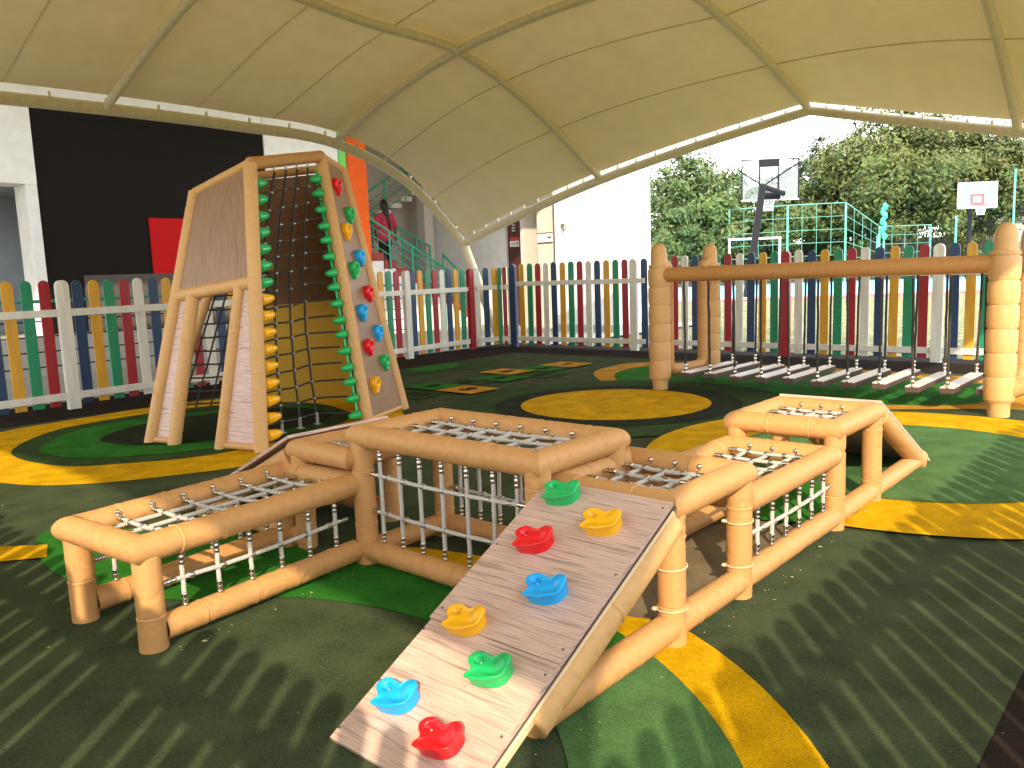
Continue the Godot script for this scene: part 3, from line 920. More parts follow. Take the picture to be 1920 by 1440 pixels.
# ------------------------------------------------------------------ picket fences
const SEQ := ["blue", "yellow", "green", "red", "white"]
var picket_cache := {}
func picket_mesh(wd: float, h: float, th: float) -> ArrayMesh:
	var key := "%.3f %.3f %.3f" % [wd, h, th]
	if picket_cache.has(key): return picket_cache[key]
	var p := PackedVector2Array()
	var r := wd / 2
	p.append(Vector2(-r, 0)); p.append(Vector2(r, 0))
	for k in 9:
		var an := PI * k / 8.0
		p.append(Vector2(cos(an) * r, h - r + sin(an) * r))
	var m := MB.new()
	m.prism(p, th)
	var q := PackedVector2Array()
	for x in p: q.append(Vector2(x.x * 0.9, clampf(x.y, 0.006, h - 0.006) if x.y < 0.1 else h - r + (x.y - h + r) * 0.9))
	for s in [-1.0, 1.0]:
		m.prism(q, 0.004, Transform3D(Basis.IDENTITY, Vector3(0, 0, s * (th / 2 + 0.002))))
	picket_cache[key] = m.done()
	return picket_cache[key]

# pickets from a to b; rails on the side of +side; post list: index -> colour
func fence(label: String, a: Vector3, b: Vector3, h: float, n: int, first: int, side: float, posts := {}, wd := 0.118, stub := 0.37, rails := true) -> Node3D:
	var t := thing("picket_fence", label, "fence", Vector3.ZERO, "multicoloured picket fences round the playground")
	var d := (b - a)
	var dir := d.normalized()
	var nrm := dir.cross(Vector3.UP) * side
	var bs := Basis(dir, Vector3.UP, dir.cross(Vector3.UP))
	var g := RandomNumberGenerator.new()
	g.seed = n * 7 + int(absf(a.x * 10.0))
	for k in n:
		var p := a + d * (k / float(n - 1))
		var col: String = SEQ[(k + first) % 5]
		var tl := bs.rotated(dir.cross(Vector3.UP), g.randf_range(-0.008, 0.008))
		if posts.has(k):
			var pc: String = posts[k]
			part("fence_post", picket_mesh(wd * 1.12, h - (0.0 if pc == "white" else 0.0), 0.075), M["k_" + pc], t, p + nrm * 0.022, bs)
		else:
			part("picket", picket_mesh(wd, h - 0.045 + g.randf_range(-0.006, 0.006), 0.020), M["k_" + col], t, p + Vector3(0, 0.045, 0) - nrm * 0.012, tl)
	if rails:
		for y in [h - stub, 0.155]:
			var last := 0
			var cuts := posts.keys()
			cuts.sort()
			var segs := []
			var c0 := -0.4
			for c in cuts:
				if c - c0 > 0.6: segs.append([c0, float(c)])
				c0 = c
			if n - 0.6 - c0 > 0.6: segs.append([c0, n - 0.6])
			for s in segs:
				var p0: Vector3 = a + d * ((s[0]) / float(n - 1)) + dir * 0.05
				var p1: Vector3 = a + d * ((s[1]) / float(n - 1)) - dir * 0.05
				part("rail", boxm(Vector3((p1 - p0).length(), 0.085, 0.032), 0.004), M["k_white"], t, (p0 + p1) / 2 + Vector3(0, y, 0) + nrm * 0.017, bs)
	return t

func fences():
	fence("picket fence in front of the black wall with red door, white post", Vector3(-9.98, 0, -2.35), Vector3(-10.55, 0, -10.86), 1.49, 47, 2, 1.0, {7: "white", 22: "white", 37: "white", 46: "red"})
	fence("short bent corner piece of picket fence between red post and blue post", Vector3(-10.50, 0, -11.02), Vector3(-10.40, 0, -11.40), 1.50, 3, 4, 1.0)
	fence("short bent corner piece of picket fence beside blue post, green red white", Vector3(-10.34, 0, -11.46), Vector3(-10.20, 0, -11.58), 1.50, 3, 2, 1.0, {}, 0.08)
	fence("picket fence before the white sunlit building, blue post to white post", Vector3(-10.12, 0, -11.62), Vector3(-7.34, 0, -11.75), 1.55, 16, 0, 1.0, {0: "blue", 14: "white"})
	fence("picket fence in front of the sports field behind the step bridge", Vector3(-7.15, 0, -11.76), Vector3(0.70, 0, -11.82), 1.56, 43, 1, 1.0, {12: "red", 23: "white", 38: "white"})
	fence("picket fence along the open side, casting striped shadows over yellow ring", Vector3(0.52, 0, -6.4), Vector3(0.52, 0, 0.49), 1.55, 43, 0, 1.0, {8: "white", 22: "white", 36: "white"}, 0.108, 0.28)
	fence("picket fence casting striped shadows toward the low padded tunnel arm", Vector3(0.42, 0, 0.57), Vector3(-8.2, 0, 0.57), 1.55, 53, 0, 1.0, {12: "white", 26: "white", 40: "white"}, 0.108, 0.28)

# ------------------------------------------------------------------ the canopy
var roof_cols := []
var roof_x := [-11.55, -8.4, -5.1, -2.2, 1.38]
func roof_setup():
	var c := [
		[[-11.78, 2.0], [-10.4, 3.10], [-8.76, 3.68], [-6.9, 3.77], [-4.99, 3.78], [-3.1, 3.74], [-1.2, 3.62], [0.6, 3.25], [1.55, 2.5]],
		[[-12.1, 2.96], [-10.23, 3.96], [-8.62, 4.52], [-6.9, 4.60], [-4.99, 4.74], [-3.1, 4.66], [-1.2, 4.42], [0.7, 4.05], [2.73, 3.62]],
		[[-13.1, 3.75], [-11.0, 4.36], [-8.76, 4.76], [-6.9, 4.95], [-4.99, 5.02], [-3.1, 4.95], [-1.2, 4.75], [0.7, 4.42], [2.85, 3.76]],
		[[-12.85, 3.0], [-10.65, 4.22], [-8.76, 4.58], [-6.9, 4.70], [-4.99, 4.76], [-3.1, 4.70], [-1.2, 4.52], [0.75, 4.2], [2.58, 3.70]],
		[[-11.78, 2.1], [-10.4, 3.15], [-8.6, 3.68], [-6.9, 3.75], [-4.9, 3.76], [-3.0, 3.76], [-1.4, 3.75], [0.25, 3.55], [1.48, 2.61]]]
	roof_cols = []
	for k in 5:
		var pts := []
		for q in c[k]: pts.append(Vector3(roof_x[k], q[1], q[0]))
		roof_cols.append(spline(pts, 8))       # 65 points, t = index / 64

func roof(s: float, j: int) -> Vector3:       # s 0..4 across, j 0..64 along
	var k: int = clampi(int(s), 0, 3)
	var x := s - k
	var p1: Vector3 = roof_cols[k][j]
	var p2: Vector3 = roof_cols[k + 1][j]
	var p0: Vector3 = roof_cols[k - 1][j] if k in [1, 3] else 2.0 * p1 - p2
	var p3: Vector3 = roof_cols[k + 2][j] if k in [0, 2] else 2.0 * p2 - p1
	if k == 0 or k == 2: p0 = p1 * 2.0 - p2 + (p3 - p2 * 2.0 + p1) * 0.6
	if k == 1 or k == 3: p3 = p2 * 2.0 - p1 + (p0 - p1 * 2.0 + p2) * 0.6
	return 0.5 * (2.0 * p1 + (p2 - p0) * x + (2.0 * p0 - 5.0 * p1 + 4.0 * p2 - p3) * x * x + (3.0 * p1 - p0 - 3.0 * p2 + p3) * x * x * x)

func canopy():
	roof_setup()
	var t := thing("canopy", "large cream membrane canopy stretched over arched steel pipes above the playground", "canopy")
	var lift := Vector3(0, 0.085, 0)
	for bx in 4:
		for bz in 4:
			var rows := []
			for k in 13:
				var s := bx + k / 12.0
				if bx == 0: s = maxf(s, 0.03)
				var row := PackedVector3Array()
				for j in 17:
					var jj := bz * 16 + j
					var p := roof(s, jj)
					if jj == 0: p = p.lerp(roof(s, 1), 0.45)
					# fabric hangs a little between the pipes
					var hang := 0.02 * sin(PI * k / 12.0) * sin(PI * j / 16.0)
					var up := 0.0 if jj == 64 or s >= 3.999 else 0.085 + 0.055 * clampf(1.0 - s / 0.3, 0.0, 1.0) * clampf((jj - 3) / 9.0, 0.0, 1.0)
					row.append(p + Vector3(0, up + hang, 0))
				rows.append(row)
			var m := MB.new()
			m.grid(rows, false, null, 1, 1, Vector3.UP)
			part("membrane_panel", m.done(), M["membrane"], t)
			for sm in [1, 2]:
				var pts := []
				for k in 13:
					var s := clampf(bx + k / 12.0, 0.035, 3.97)
					var ex := 0.055 * clampf(1.0 - s / 0.3, 0.0, 1.0) * clampf((bz * 16 + sm * 5.33 - 3) / 9.0, 0.0, 1.0)
					var jj: float = bz * 16 + sm * 16.0 / 3.0
					var p := roof(s, int(jj)).lerp(roof(s, int(jj) + 1), jj - int(jj))
					pts.append(p + lift + Vector3(0, ex + 0.02 * sin(PI * k / 12.0) * 0.866 - 0.004, 0))
				part("membrane_seam", tubem(pts, 0.010, 6, false), M["canopy_seam"], t)
	# pipes
	for k in [1, 2, 3]:
		part("arch_pipe", tubem(roof_cols[k], 0.062, 14), M["canopy_pipe"], t)
	for j in [16, 32, 48]:
		var pts := []
		for k in 41: pts.append(roof(k / 10.0, j))
		part("arch_pipe", tubem(pts, 0.060, 14), M["canopy_pipe"], t)
	for k in [0, 4]: part("rim_pipe", tubem(roof_cols[k], 0.085, 16), M["canopy_pipe"], t)
	for j in [0, 64]:
		var pts := []
		for k in 41: pts.append(roof(k / 10.0, j))
		part("rim_pipe", tubem(pts, 0.080, 16), M["canopy_pipe"], t)
	# clips that hold the membrane edge on the rim
	var clip := boxm(Vector3(0.03, 0.12, 0.03), 0.004)
	for k in [0, 4]:
		for j in range(2, 63, 3):
			part("clip", clip, M["canopy_pipe"], t, roof_cols[k][j] + Vector3(0.06 if k == 0 else -0.06, 0.072, 0))
	for j in [0, 64]:
		for k in range(1, 40):
			part("clip", clip, M["canopy_pipe"], t, roof(k / 10.0, j).lerp(roof(k / 10.0, 1 if j == 0 else 63), 0.25) + Vector3(0, 0.07, 0))
	# leaning corner columns
	for e in [[0, 0, Vector3(-10.95, -0.05, -12.15)], [4, 0, Vector3(1.0, -0.05, -12.2)], [0, 64, Vector3(-11.1, -0.05, 2.1)], [4, 64, Vector3(1.1, -0.05, 2.05)]]:
		var p: Vector3 = roof_cols[e[0]][e[1]]
		part("column", tubem([p, p.lerp(e[2], 0.5), e[2]], 0.092, 18), M["canopy_pipe"], t)

# ------------------------------------------------------------------ ground
func flat(poly: Array, y: float) -> ArrayMesh:
	var m := MB.new()
	var pv := PackedVector2Array()
	for p in poly: pv.append(p)
	for k in Geometry2D.triangulate_polygon(pv): m.i.append(k)
	for p in pv:
		m.v.append(Vector3(p.x, y, p.y)); m.n.append(Vector3.UP); m.t.append(p)
	return m.done()

func circ(cx: float, cz: float, r: float, n := 72) -> Array:
	var o := []
	for k in n: o.append(Vector2(cx + cos(TAU * k / n) * r, cz + sin(TAU * k / n) * r))
	return o

func rect(x0: float, z0: float, x1: float, z1: float) -> Array:
	return [Vector2(x0, z0), Vector2(x1, z0), Vector2(x1, z1), Vector2(x0, z1)]

func ground():
	struct("ground", flat(rect(-400, -500, 400, 200), -0.10), M["grass"])
	struct("paved_yard", flat(rect(-19.0, -19.0, -9.9, 8.0), -0.05), M["w_floor"])
	var sl := MB.new()
	sl.box(Vector3(-4.95, -0.075, -5.75), Vector3(11.7, 0.15, 13.1), Basis.IDENTITY, 0.01)
	var s := struct("rubber_floor", sl.done(), M["r_border"])
	var put := func(poly: Array, y: int, mt: String):
		part("rubber_patch", flat(poly, 0.004 * y), M["r_" + mt], s)
	put.call(rect(-9.3, -10.65, -0.43, -0.45), 1, "base")
	put.call(spline([Vector2(-9.16, -3.3), Vector2(-9.0, -2.5), Vector2(-8.2, -1.95), Vector2(-7.2, -1.76), Vector2(-6.4, -1.92), Vector2(-5.96, -2.27), Vector2(-5.71, -2.69), Vector2(-5.52, -3.16), Vector2(-5.5, -3.9), Vector2(-5.85, -4.8), Vector2(-6.2, -5.35), Vector2(-7.1, -5.8), Vector2(-8.2, -5.7), Vector2(-8.95, -5.2), Vector2(-9.2, -4.2)], 6, true), 2, "yellow")
	put.call(spline([Vector2(-8.75, -3.5), Vector2(-8.55, -2.85), Vector2(-7.77, -2.27), Vector2(-6.85, -2.31), Vector2(-6.42, -2.69), Vector2(-6.12, -3.23), Vector2(-6.15, -4.1), Vector2(-6.55, -4.95), Vector2(-7.6, -5.3), Vector2(-8.4, -4.9), Vector2(-8.72, -4.2)], 6, true), 3, "olive")
	put.call(spline([Vector2(-8.5, -3.4), Vector2(-7.79, -2.52), Vector2(-7.09, -2.47), Vector2(-6.6, -2.85), Vector2(-6.33, -3.4), Vector2(-6.45, -4.3), Vector2(-7.0, -4.95), Vector2(-7.9, -5.0)], 6, true), 4, "green")
	put.call(spline([Vector2(-8.1, -3.6), Vector2(-7.66, -2.96), Vector2(-7.0, -3.05), Vector2(-6.62, -3.54), Vector2(-6.5, -4.3), Vector2(-6.74, -4.85), Vector2(-7.48, -5.0), Vector2(-8.0, -4.4)], 6, true), 5, "dark")
	put.call(spline([Vector2(-9.25, -8.2), Vector2(-9.25, -9.3), Vector2(-8.9, -9.7), Vector2(-8.4, -9.24), Vector2(-8.16, -8.61), Vector2(-8.49, -7.79), Vector2(-8.57, -7.5), Vector2(-9.0, -7.2)], 6, true), 2, "olive")
	put.call(spline([Vector2(-9.2, -8.1), Vector2(-9.1, -8.9), Vector2(-8.7, -8.6), Vector2(-8.7, -8.0)], 8, true), 3, "green")
	put.call(circ(-4.65, -6.9, 1.73), 4, "olive")
	# ring under the bridge
	put.call(spline([Vector2(-6.3, -8.8), Vector2(-5.42, -7.95), Vector2(-4.5, -7.6), Vector2(-3.5, -7.45), Vector2(-2.6, -7.65), Vector2(-1.82, -8.1), Vector2(-1.1, -8.5), Vector2(-0.7, -9.3), Vector2(-1.5, -10.2), Vector2(-3, -10.5), Vector2(-5, -10.55), Vector2(-6.4, -10.2), Vector2(-6.55, -9.5)], 6, true), 2, "ochre")
	put.call(spline([Vector2(-6.05, -8.95), Vector2(-5.24, -8.05), Vector2(-4.3, -7.83), Vector2(-3, -7.83), Vector2(-2.46, -8.0), Vector2(-1.7, -8.5), Vector2(-1.6, -9.6), Vector2(-3, -10.1), Vector2(-5, -10.2), Vector2(-6.05, -9.9)], 6, true), 3, "green")
	put.call(circ(-4.65, -6.88, 1.25), 5, "dark")
	put.call(circ(-4.65, -6.85, 0.965), 6, "yellow")
	# ring round the far ramp
	put.call(circ(-1.62, -5.95, 1.80), 5, "yellow")
	put.call(circ(-1.62, -5.92, 1.17), 6, "leaf")
	put.call(circ(-1.85, -4.42, 0.42, 40), 7, "green")
	# ring round the near ramp
	var sector := func(r0: float, r1: float, a0: float, a1: float) -> Array:
		var o := []
		for k in 41: o.append(Vector2(-2.3, -0.7) + Vector2.from_angle(deg_to_rad(lerpf(a0, a1, k / 40.0))) * r1)
		for k in 41: o.append(Vector2(-2.3, -0.7) + Vector2.from_angle(deg_to_rad(lerpf(a1, a0, k / 40.0))) * r0)
		return o
	put.call(sector.call(1.86, 2.09, 50.0, -116.0), 2, "yellow")
	put.call(sector.call(1.38, 1.86, 50.0, -66.0), 2, "leaf")
	put.call(sector.call(1.38, 1.86, -66.1, -128.0), 2, "green")
	put.call(spline([Vector2(-5.0, -1.62), Vector2(-4.6, -1.42), Vector2(-4.2, -1.36), Vector2(-3.7, -1.42), Vector2(-3.2, -1.7), Vector2(-3.1, -2.1), Vector2(-3.6, -2.3), Vector2(-4.3, -2.1)], 6, true), 3, "green")
	put.call([Vector2(-4.72, -1.50), Vector2(-4.50, -1.42), Vector2(-4.78, -1.05), Vector2(-5.6, -0.62), Vector2(-5.9, -0.75), Vector2(-5.1, -1.15)], 4, "yellow")
	put.call(spline([Vector2(-1.97, -2.75), Vector2(-1.52, -2.72), Vector2(-1.52, -3.9), Vector2(-1.95, -3.95)], 5, true), 3, "tan")
	# hopscotch
	for q in [[-6.76, -6.86, "ochre", "8"], [-7.51, -8.40, "ochre", "4"], [-7.25, -9.44, "ochre", "1"], [-7.40, -6.88, "green", "9"], [-7.08, -6.32, "olive", "10"], [-7.12, -7.86, "green", "6"], [-7.27, -7.36, "olive", "5"], [-7.26, -8.92, "green", "3"], [-6.88, -8.42, "olive", "2"]]:
		var yy: int = 3 if q[2] == "olive" else (5 if q[2] == "green" else 6)
		var w := 0.30
		var pt := part("hopscotch_square", flat(rect(q[0] - w, q[1] - 0.255, q[0] + w, q[1] + 0.255), 0.004 * yy), M["r_" + q[2]], s)
		var tm := TextMesh.new()
		tm.text = q[3]
		tm.font_size = 30
		tm.pixel_size = 0.011
		tm.depth = 0.003
		tm.curve_step = 2.0
		var f := SystemFont.new()
		f.font_names = PackedStringArray(["Droid Sans"])
		f.font_weight = 700
		tm.font = f
		part("number", tm, M["r_mark"], pt, Vector3(q[0], 0.004 * yy + 0.003, q[1]), Basis(Vector3.UP, 0.0) * Basis(Vector3.RIGHT, -PI / 2))
	# crumbs and fallen leaf bits lying about
	var g := RandomNumberGenerator.new()
	g.seed = 4
	var m := MB.new()
	for k in 200:
		var p := Vector3(g.randf_range(-6.0, 0.2), 0.066, g.randf_range(-6.0, -0.9))
		if k > 90:     # dirt gathers along the padded rails
			p.x = -1.40 + absf(g.randfn(0.0, 0.035)); p.z = g.randf_range(-5.7, -1.8)
		if k > 160:
			var f2 := g.randf()
			p = Vector3(-3.02 + 0.11 * f2 + 0.03 * absf(g.randfn(0, 1)), 0.066, -2.33 + 1.0 * f2)
		p.y = 0.034 if p.z < -4.0 else 0.022
		var an := g.randf() * TAU
		var l := g.randf_range(0.002, 0.006) if k % 14 else g.randf_range(0.008, 0.014)
		var e1 := Vector3(cos(an), 0.1, sin(an)) * l
		var e2 := Vector3(-sin(an), 0.15, cos(an)) * l * g.randf_range(0.25, 0.7)
		m.face([p - e1, p + e2, p + e1, p - e2], Vector3.UP)
	var lo := part("leaf_litter", m.done(), mat(lin(0.50, 0.42, 0.27), 0.9), self)
	lo.set_meta("kind", "stuff")
	lo.set_meta("label", "pale crumbs and dry leaf bits scattered on the rubber floor")
	lo.set_meta("category", "litter")
	# sports court
	var F := Vector2(-0.6617, -0.7498)
	var S := Vector2(0.7498, -0.6617)
	var cq := func(d0: float, d1: float, l0: float, l1: float) -> Array:
		return [F * d0 + S * l0, F * d0 + S * l1, F * d1 + S * l1, F * d1 + S * l0]
	struct("sports_court", flat(cq.call(36.0, 60.0, -6.0, 60.0), -0.085), M["court"])
	struct("court_border", flat(cq.call(33.6, 36.0, -6.0, 60.0), -0.085), M["court_red"])

# ------------------------------------------------------------------ buildings
func bx(parent: Node3D, called: String, x0: float, y0: float, z0: float, x1: float, y1: float, z1: float, mt: String, bev := 0.006) -> MeshInstance3D:
	return part(called, boxm(Vector3(absf(x1 - x0), absf(y1 - y0), absf(z1 - z0)), bev), M[mt], parent, Vector3((x0 + x1) / 2, (y0 + y1) / 2, (z0 + z1) / 2))

func buildings():
	var b := thing("school_building", "school building front with black wall, white piers and orange column behind the fence", "building")
	bx(b, "black_wall", -15.6, -0.1, -9.71, -15.2, 4.55, -5.30, "w_black")
	bx(b, "white_band", -15.6, 4.55, -9.71, -15.19, 6.0, -5.30, "w_white")
	bx(b, "plinth_band", -15.2, 0.55, -8.9, -15.14, 1.62, -5.9, "w_plinth")
	bx(b, "white_wall", -15.6, -0.1, -11.58, -15.17, 6.0, -9.712, "w_white")
	bx(b, "green_stripe", -15.6, -0.1, -11.78, -15.14, 6.0, -11.582, "w_lime")
	bx(b, "orange_column", -16.4, -0.1, -12.32, -15.10, 6.0, -11.782, "w_orange")
	bx(b, "white_pier", -15.7, -0.1, -5.30, -15.16, 3.15, -5.12, "w_white")
	bx(b, "lintel", -15.7, 3.15, -5.30, -15.15, 6.0, 2.5, "w_white")
	bx(b, "recess_wall", -17.8, -0.1, -9.5, -17.6, 3.15, 2.5, "w_grey")
	bx(b, "recess_ceiling", -17.8, 3.15, -9.5, -15.705, 3.3, 2.5, "w_grey")
	bx(b, "recess_panel", -17.6, -0.1, -4.9, -17.5, 2.2, -2.0, "w_beige")
	bx(b, "upper_storey", -22.0, 5.15, -19.0, -10.9, 9.5, 4.0, "w_beige")
	bx(b, "floor_slab", -19.0, -0.1, -12.3, -15.0, 0.62, 2.5, "w_floor")
	var d := bx(b, "red_door", -15.2, 0.62, -7.86, -15.16, 2.65, -7.15, "door_red")
	var h := MB.new()
	h.tube([Vector3(-15.15, 1.97, -7.76), Vector3(-15.10, 1.97, -7.76), Vector3(-15.10, 1.97, -7.62)], 0.014, 8)
	h.box(Vector3(-15.155, 1.97, -7.76), Vector3(0.012, 0.16, 0.05))
	part("handle", h.done(), M["steel"], d, -d.position)
	# stair wing: back wall, side wall and door wall
	var s := thing("stair_wing", "pale rear wing with dark brown door and wall signs beyond the fence corner", "building")
	bx(s, "back_wall", -19.2, -0.1, -19.0, -18.9, 6.0, -12.0, "w_beige")
	bx(s, "pier", -17.95, -0.1, -16.75, -17.62, 6.0, -16.40, "w_beige")
	bx(s, "wall", -18.9, -0.1, -17.3, -15.12, 6.0, -17.0, "w_white")
	bx(s, "wall", -14.0, -0.1, -17.3, -12.2, 6.0, -17.0, "w_beige")
	bx(s, "wall_over_door", -15.12, 2.92, -17.3, -14.0, 6.0, -17.02, "w_white")
	bx(s, "side_pier", -13.55, -0.1, -17.0, -13.0, 6.0, -16.55, "w_beige")
	var dd := bx(s, "brown_door", -15.02, -0.05, -17.12, -14.08, 2.86, -17.06, "door_brown")
	bx(s, "door_frame", -15.12, -0.1, -17.1, -15.02, 2.92, -16.97, "w_white")
	bx(s, "door_frame", -14.08, -0.1, -17.1, -14.0, 2.92, -16.97, "w_white")
	var o := dd.position
	var sg := func(called: String, x0: float, y0: float, x1: float, y1: float, z: float, mt: String):
		var q := part(called, boxm(Vector3(x1 - x0, y1 - y0, 0.008), 0.001), M[mt], dd, Vector3((x0 + x1) / 2, (y0 + y1) / 2, z) - o)
	sg.call("door_sign", -14.93, 2.10, -14.60, 2.26, -17.05, "white_paint")
	sg.call("door_sign", -14.93, 2.27, -14.60, 2.36, -17.05, "red_paint")
	sg.call("sign_print", -14.88, 2.195, -14.70, 2.207, -17.044, "black_paint")
	sg.call("sign_print", -14.88, 2.155, -14.72, 2.165, -17.044, "black_paint")
	sg.call("sign_print", -14.68, 2.14, -14.65, 2.23, -17.044, "black_paint")
	for k in 3: sg.call("sign_print", -14.84, 2.52 + k * 0.075, -14.73, 2.55 + k * 0.075, -17.05, "white_paint")
	var ws := bx(s, "wall_sign", -13.52, 2.14, -16.55, -13.04, 2.36, -16.53, "white_paint")
	for y in [2.125, 2.375]: bx(s, "sign_edge", -13.53, y - 0.008, -16.55, -13.03, y + 0.008, -16.52, "black_paint")
	var arrow := MB.new()
	arrow.prism(PackedVector2Array([Vector2(-0.07, -0.012), Vector2(0.02, -0.012), Vector2(0.02, -0.04), Vector2(0.08, 0), Vector2(0.02, 0.04), Vector2(0.02, 0.012), Vector2(-0.07, 0.012)]), 0.006)
	part("sign_arrow", arrow.done(), M["black_paint"], s, Vector3(-13.14, 2.26, -16.525))
	# canopy-side shade wall of the corridor
	bx(s, "corridor_return", -14.0, -0.1, -17.0, -13.9, 3.2, -16.4, "w_beige")
	var w := thing("white_building", "tall plain white sunlit building block behind the back fence", "building")
	var wb := bx(w, "wall", -12.16, -0.1, -17.15, -10.5, 7.2, -15.5, "w_white", 0.02)
	bx(w, "base_course", -12.19, -0.1, -17.19, -10.47, 0.12, -15.46, "w_floor")
	var lt := MB.new()
	lt.box(Vector3(0, 0, 0.03), Vector3(0.14, 0.09, 0.08), Basis.IDENTITY, 0.01)
	lt.tube([Vector3(0.03, -0.03, 0.05), Vector3(0.05, -0.10, 0.12)], 0.03, 10)
	part("wall_lamp", lt.done(), M["dull_steel"], w, Vector3(-11.85, 2.45, -15.5))
	# staircase
	var st := thing("staircase", "outdoor staircase with brick red steps and green pipe railings", "staircase")
	for k in 9:
		var z0 := -13.1 - k * 0.40
		var y := 2.02 - k * 0.20
		bx(st, "step", -17.5, y - 0.2, z0 - 0.40, -16.05, y, z0, "w_brick", 0.01)
	for k in 9:
		var z0 := -13.1 - k * 0.40
		var y := 2.02 - k * 0.20
		bx(st, "riser_fill", -17.48, -0.05, z0 - 0.39, -16.08, y - 0.205, z0 - 0.01, "w_white")
	bx(st, "landing", -18.85, -0.05, -13.098, -16.05, 2.22, -12.35, "w_brick", 0.01)
	for k in 8:
		bx(st, "upper_step", -18.85, 2.3 + k * 0.2, -13.5 - k * 0.40, -17.55, 2.44 + k * 0.2, -13.1 - k * 0.40, "w_beige", 0.01)
	var rail := func(x: float, a: Vector2, c: Vector2, off: Array, mt: String):
		for oy in off:
			part("railing_bar", tubem([Vector3(x, a.y - oy, a.x), Vector3(x, c.y - oy, c.x)], 0.032 if oy == 0.0 else 0.016, 8), M[mt], st)
		for k in 5:
			var f := k / 4.0
			var p := a.lerp(c, f)
			part("railing_post", tubem([Vector3(x, p.y, p.x), Vector3(x, p.y - 0.95, p.x)], 0.026, 8), M[mt], st)
	rail.call(-16.0, Vector2(-12.9, 2.92), Vector2(-15.9, 1.42), [0.0, 0.16, 0.38, 0.60], "rail_green")
	rail.call(-17.45, Vector2(-14.3, 3.15), Vector2(-16.4, 2.25), [0.0, 0.26, 0.52], "rail_green")
	rail.call(-17.55, Vector2(-13.4, 3.15), Vector2(-16.4, 4.9), [0.0, 0.26, 0.52, 0.78], "rail_green")
	for y in [3.25, 2.95, 2.65, 2.40]:
		part("railing_bar", tubem([Vector3(-18.6, y, -12.75), Vector3(-16.0, y, -12.95)], 0.020, 8), M["rail_green"], st)
	part("column", boxm(Vector3(0.28, 6.0, 0.28), 0.01), M["w_plinth"], st, Vector3(-18.3, 2.9, -13.75))
	# green pipe rail with wires behind the side fence
	var rf := thing("wire_railing", "low green pipe railing with dark wires behind the picket fence", "railing")
	for y in [1.24, 0.98, 0.78, 0.58, 0.38]:
		part("wire" if y < 1.2 else "top_pipe", tubem([Vector3(-11.4, y, 1.0), Vector3(-12.0, y, -10.6)], 0.022 if y > 1.2 else 0.009, 8), M["rail_green"] if y > 1.2 else M["black_paint"], rf)
	for k in 7:
		part("post", tubem([Vector3(-11.4 - 0.1 * k, -0.05, 1.0 - k * 1.93), Vector3(-11.4 - 0.1 * k, 1.25, 1.0 - k * 1.93)], 0.022, 8), M["rail_green"], rf)
	var lr := thing("stair_handrail", "short green handrail sloping down beside the leaning canopy column", "railing")
	part("bar", tubem([Vector3(-15.9, 1.95, -15.4), Vector3(-14.6, 1.25, -15.0)], 0.03, 8), M["rail_green"], lr)
	for q in [Vector3(-15.9, 1.95, -15.4), Vector3(-14.6, 1.25, -15.0)]:
		part("post", tubem([q, Vector3(q.x, -0.05, q.z)], 0.025, 8), M["rail_green"], lr)
	part("bar", tubem([Vector3(-15.9, 1.45, -15.4), Vector3(-14.6, 0.75, -15.0)], 0.015, 8), M["dull_steel"], lr)

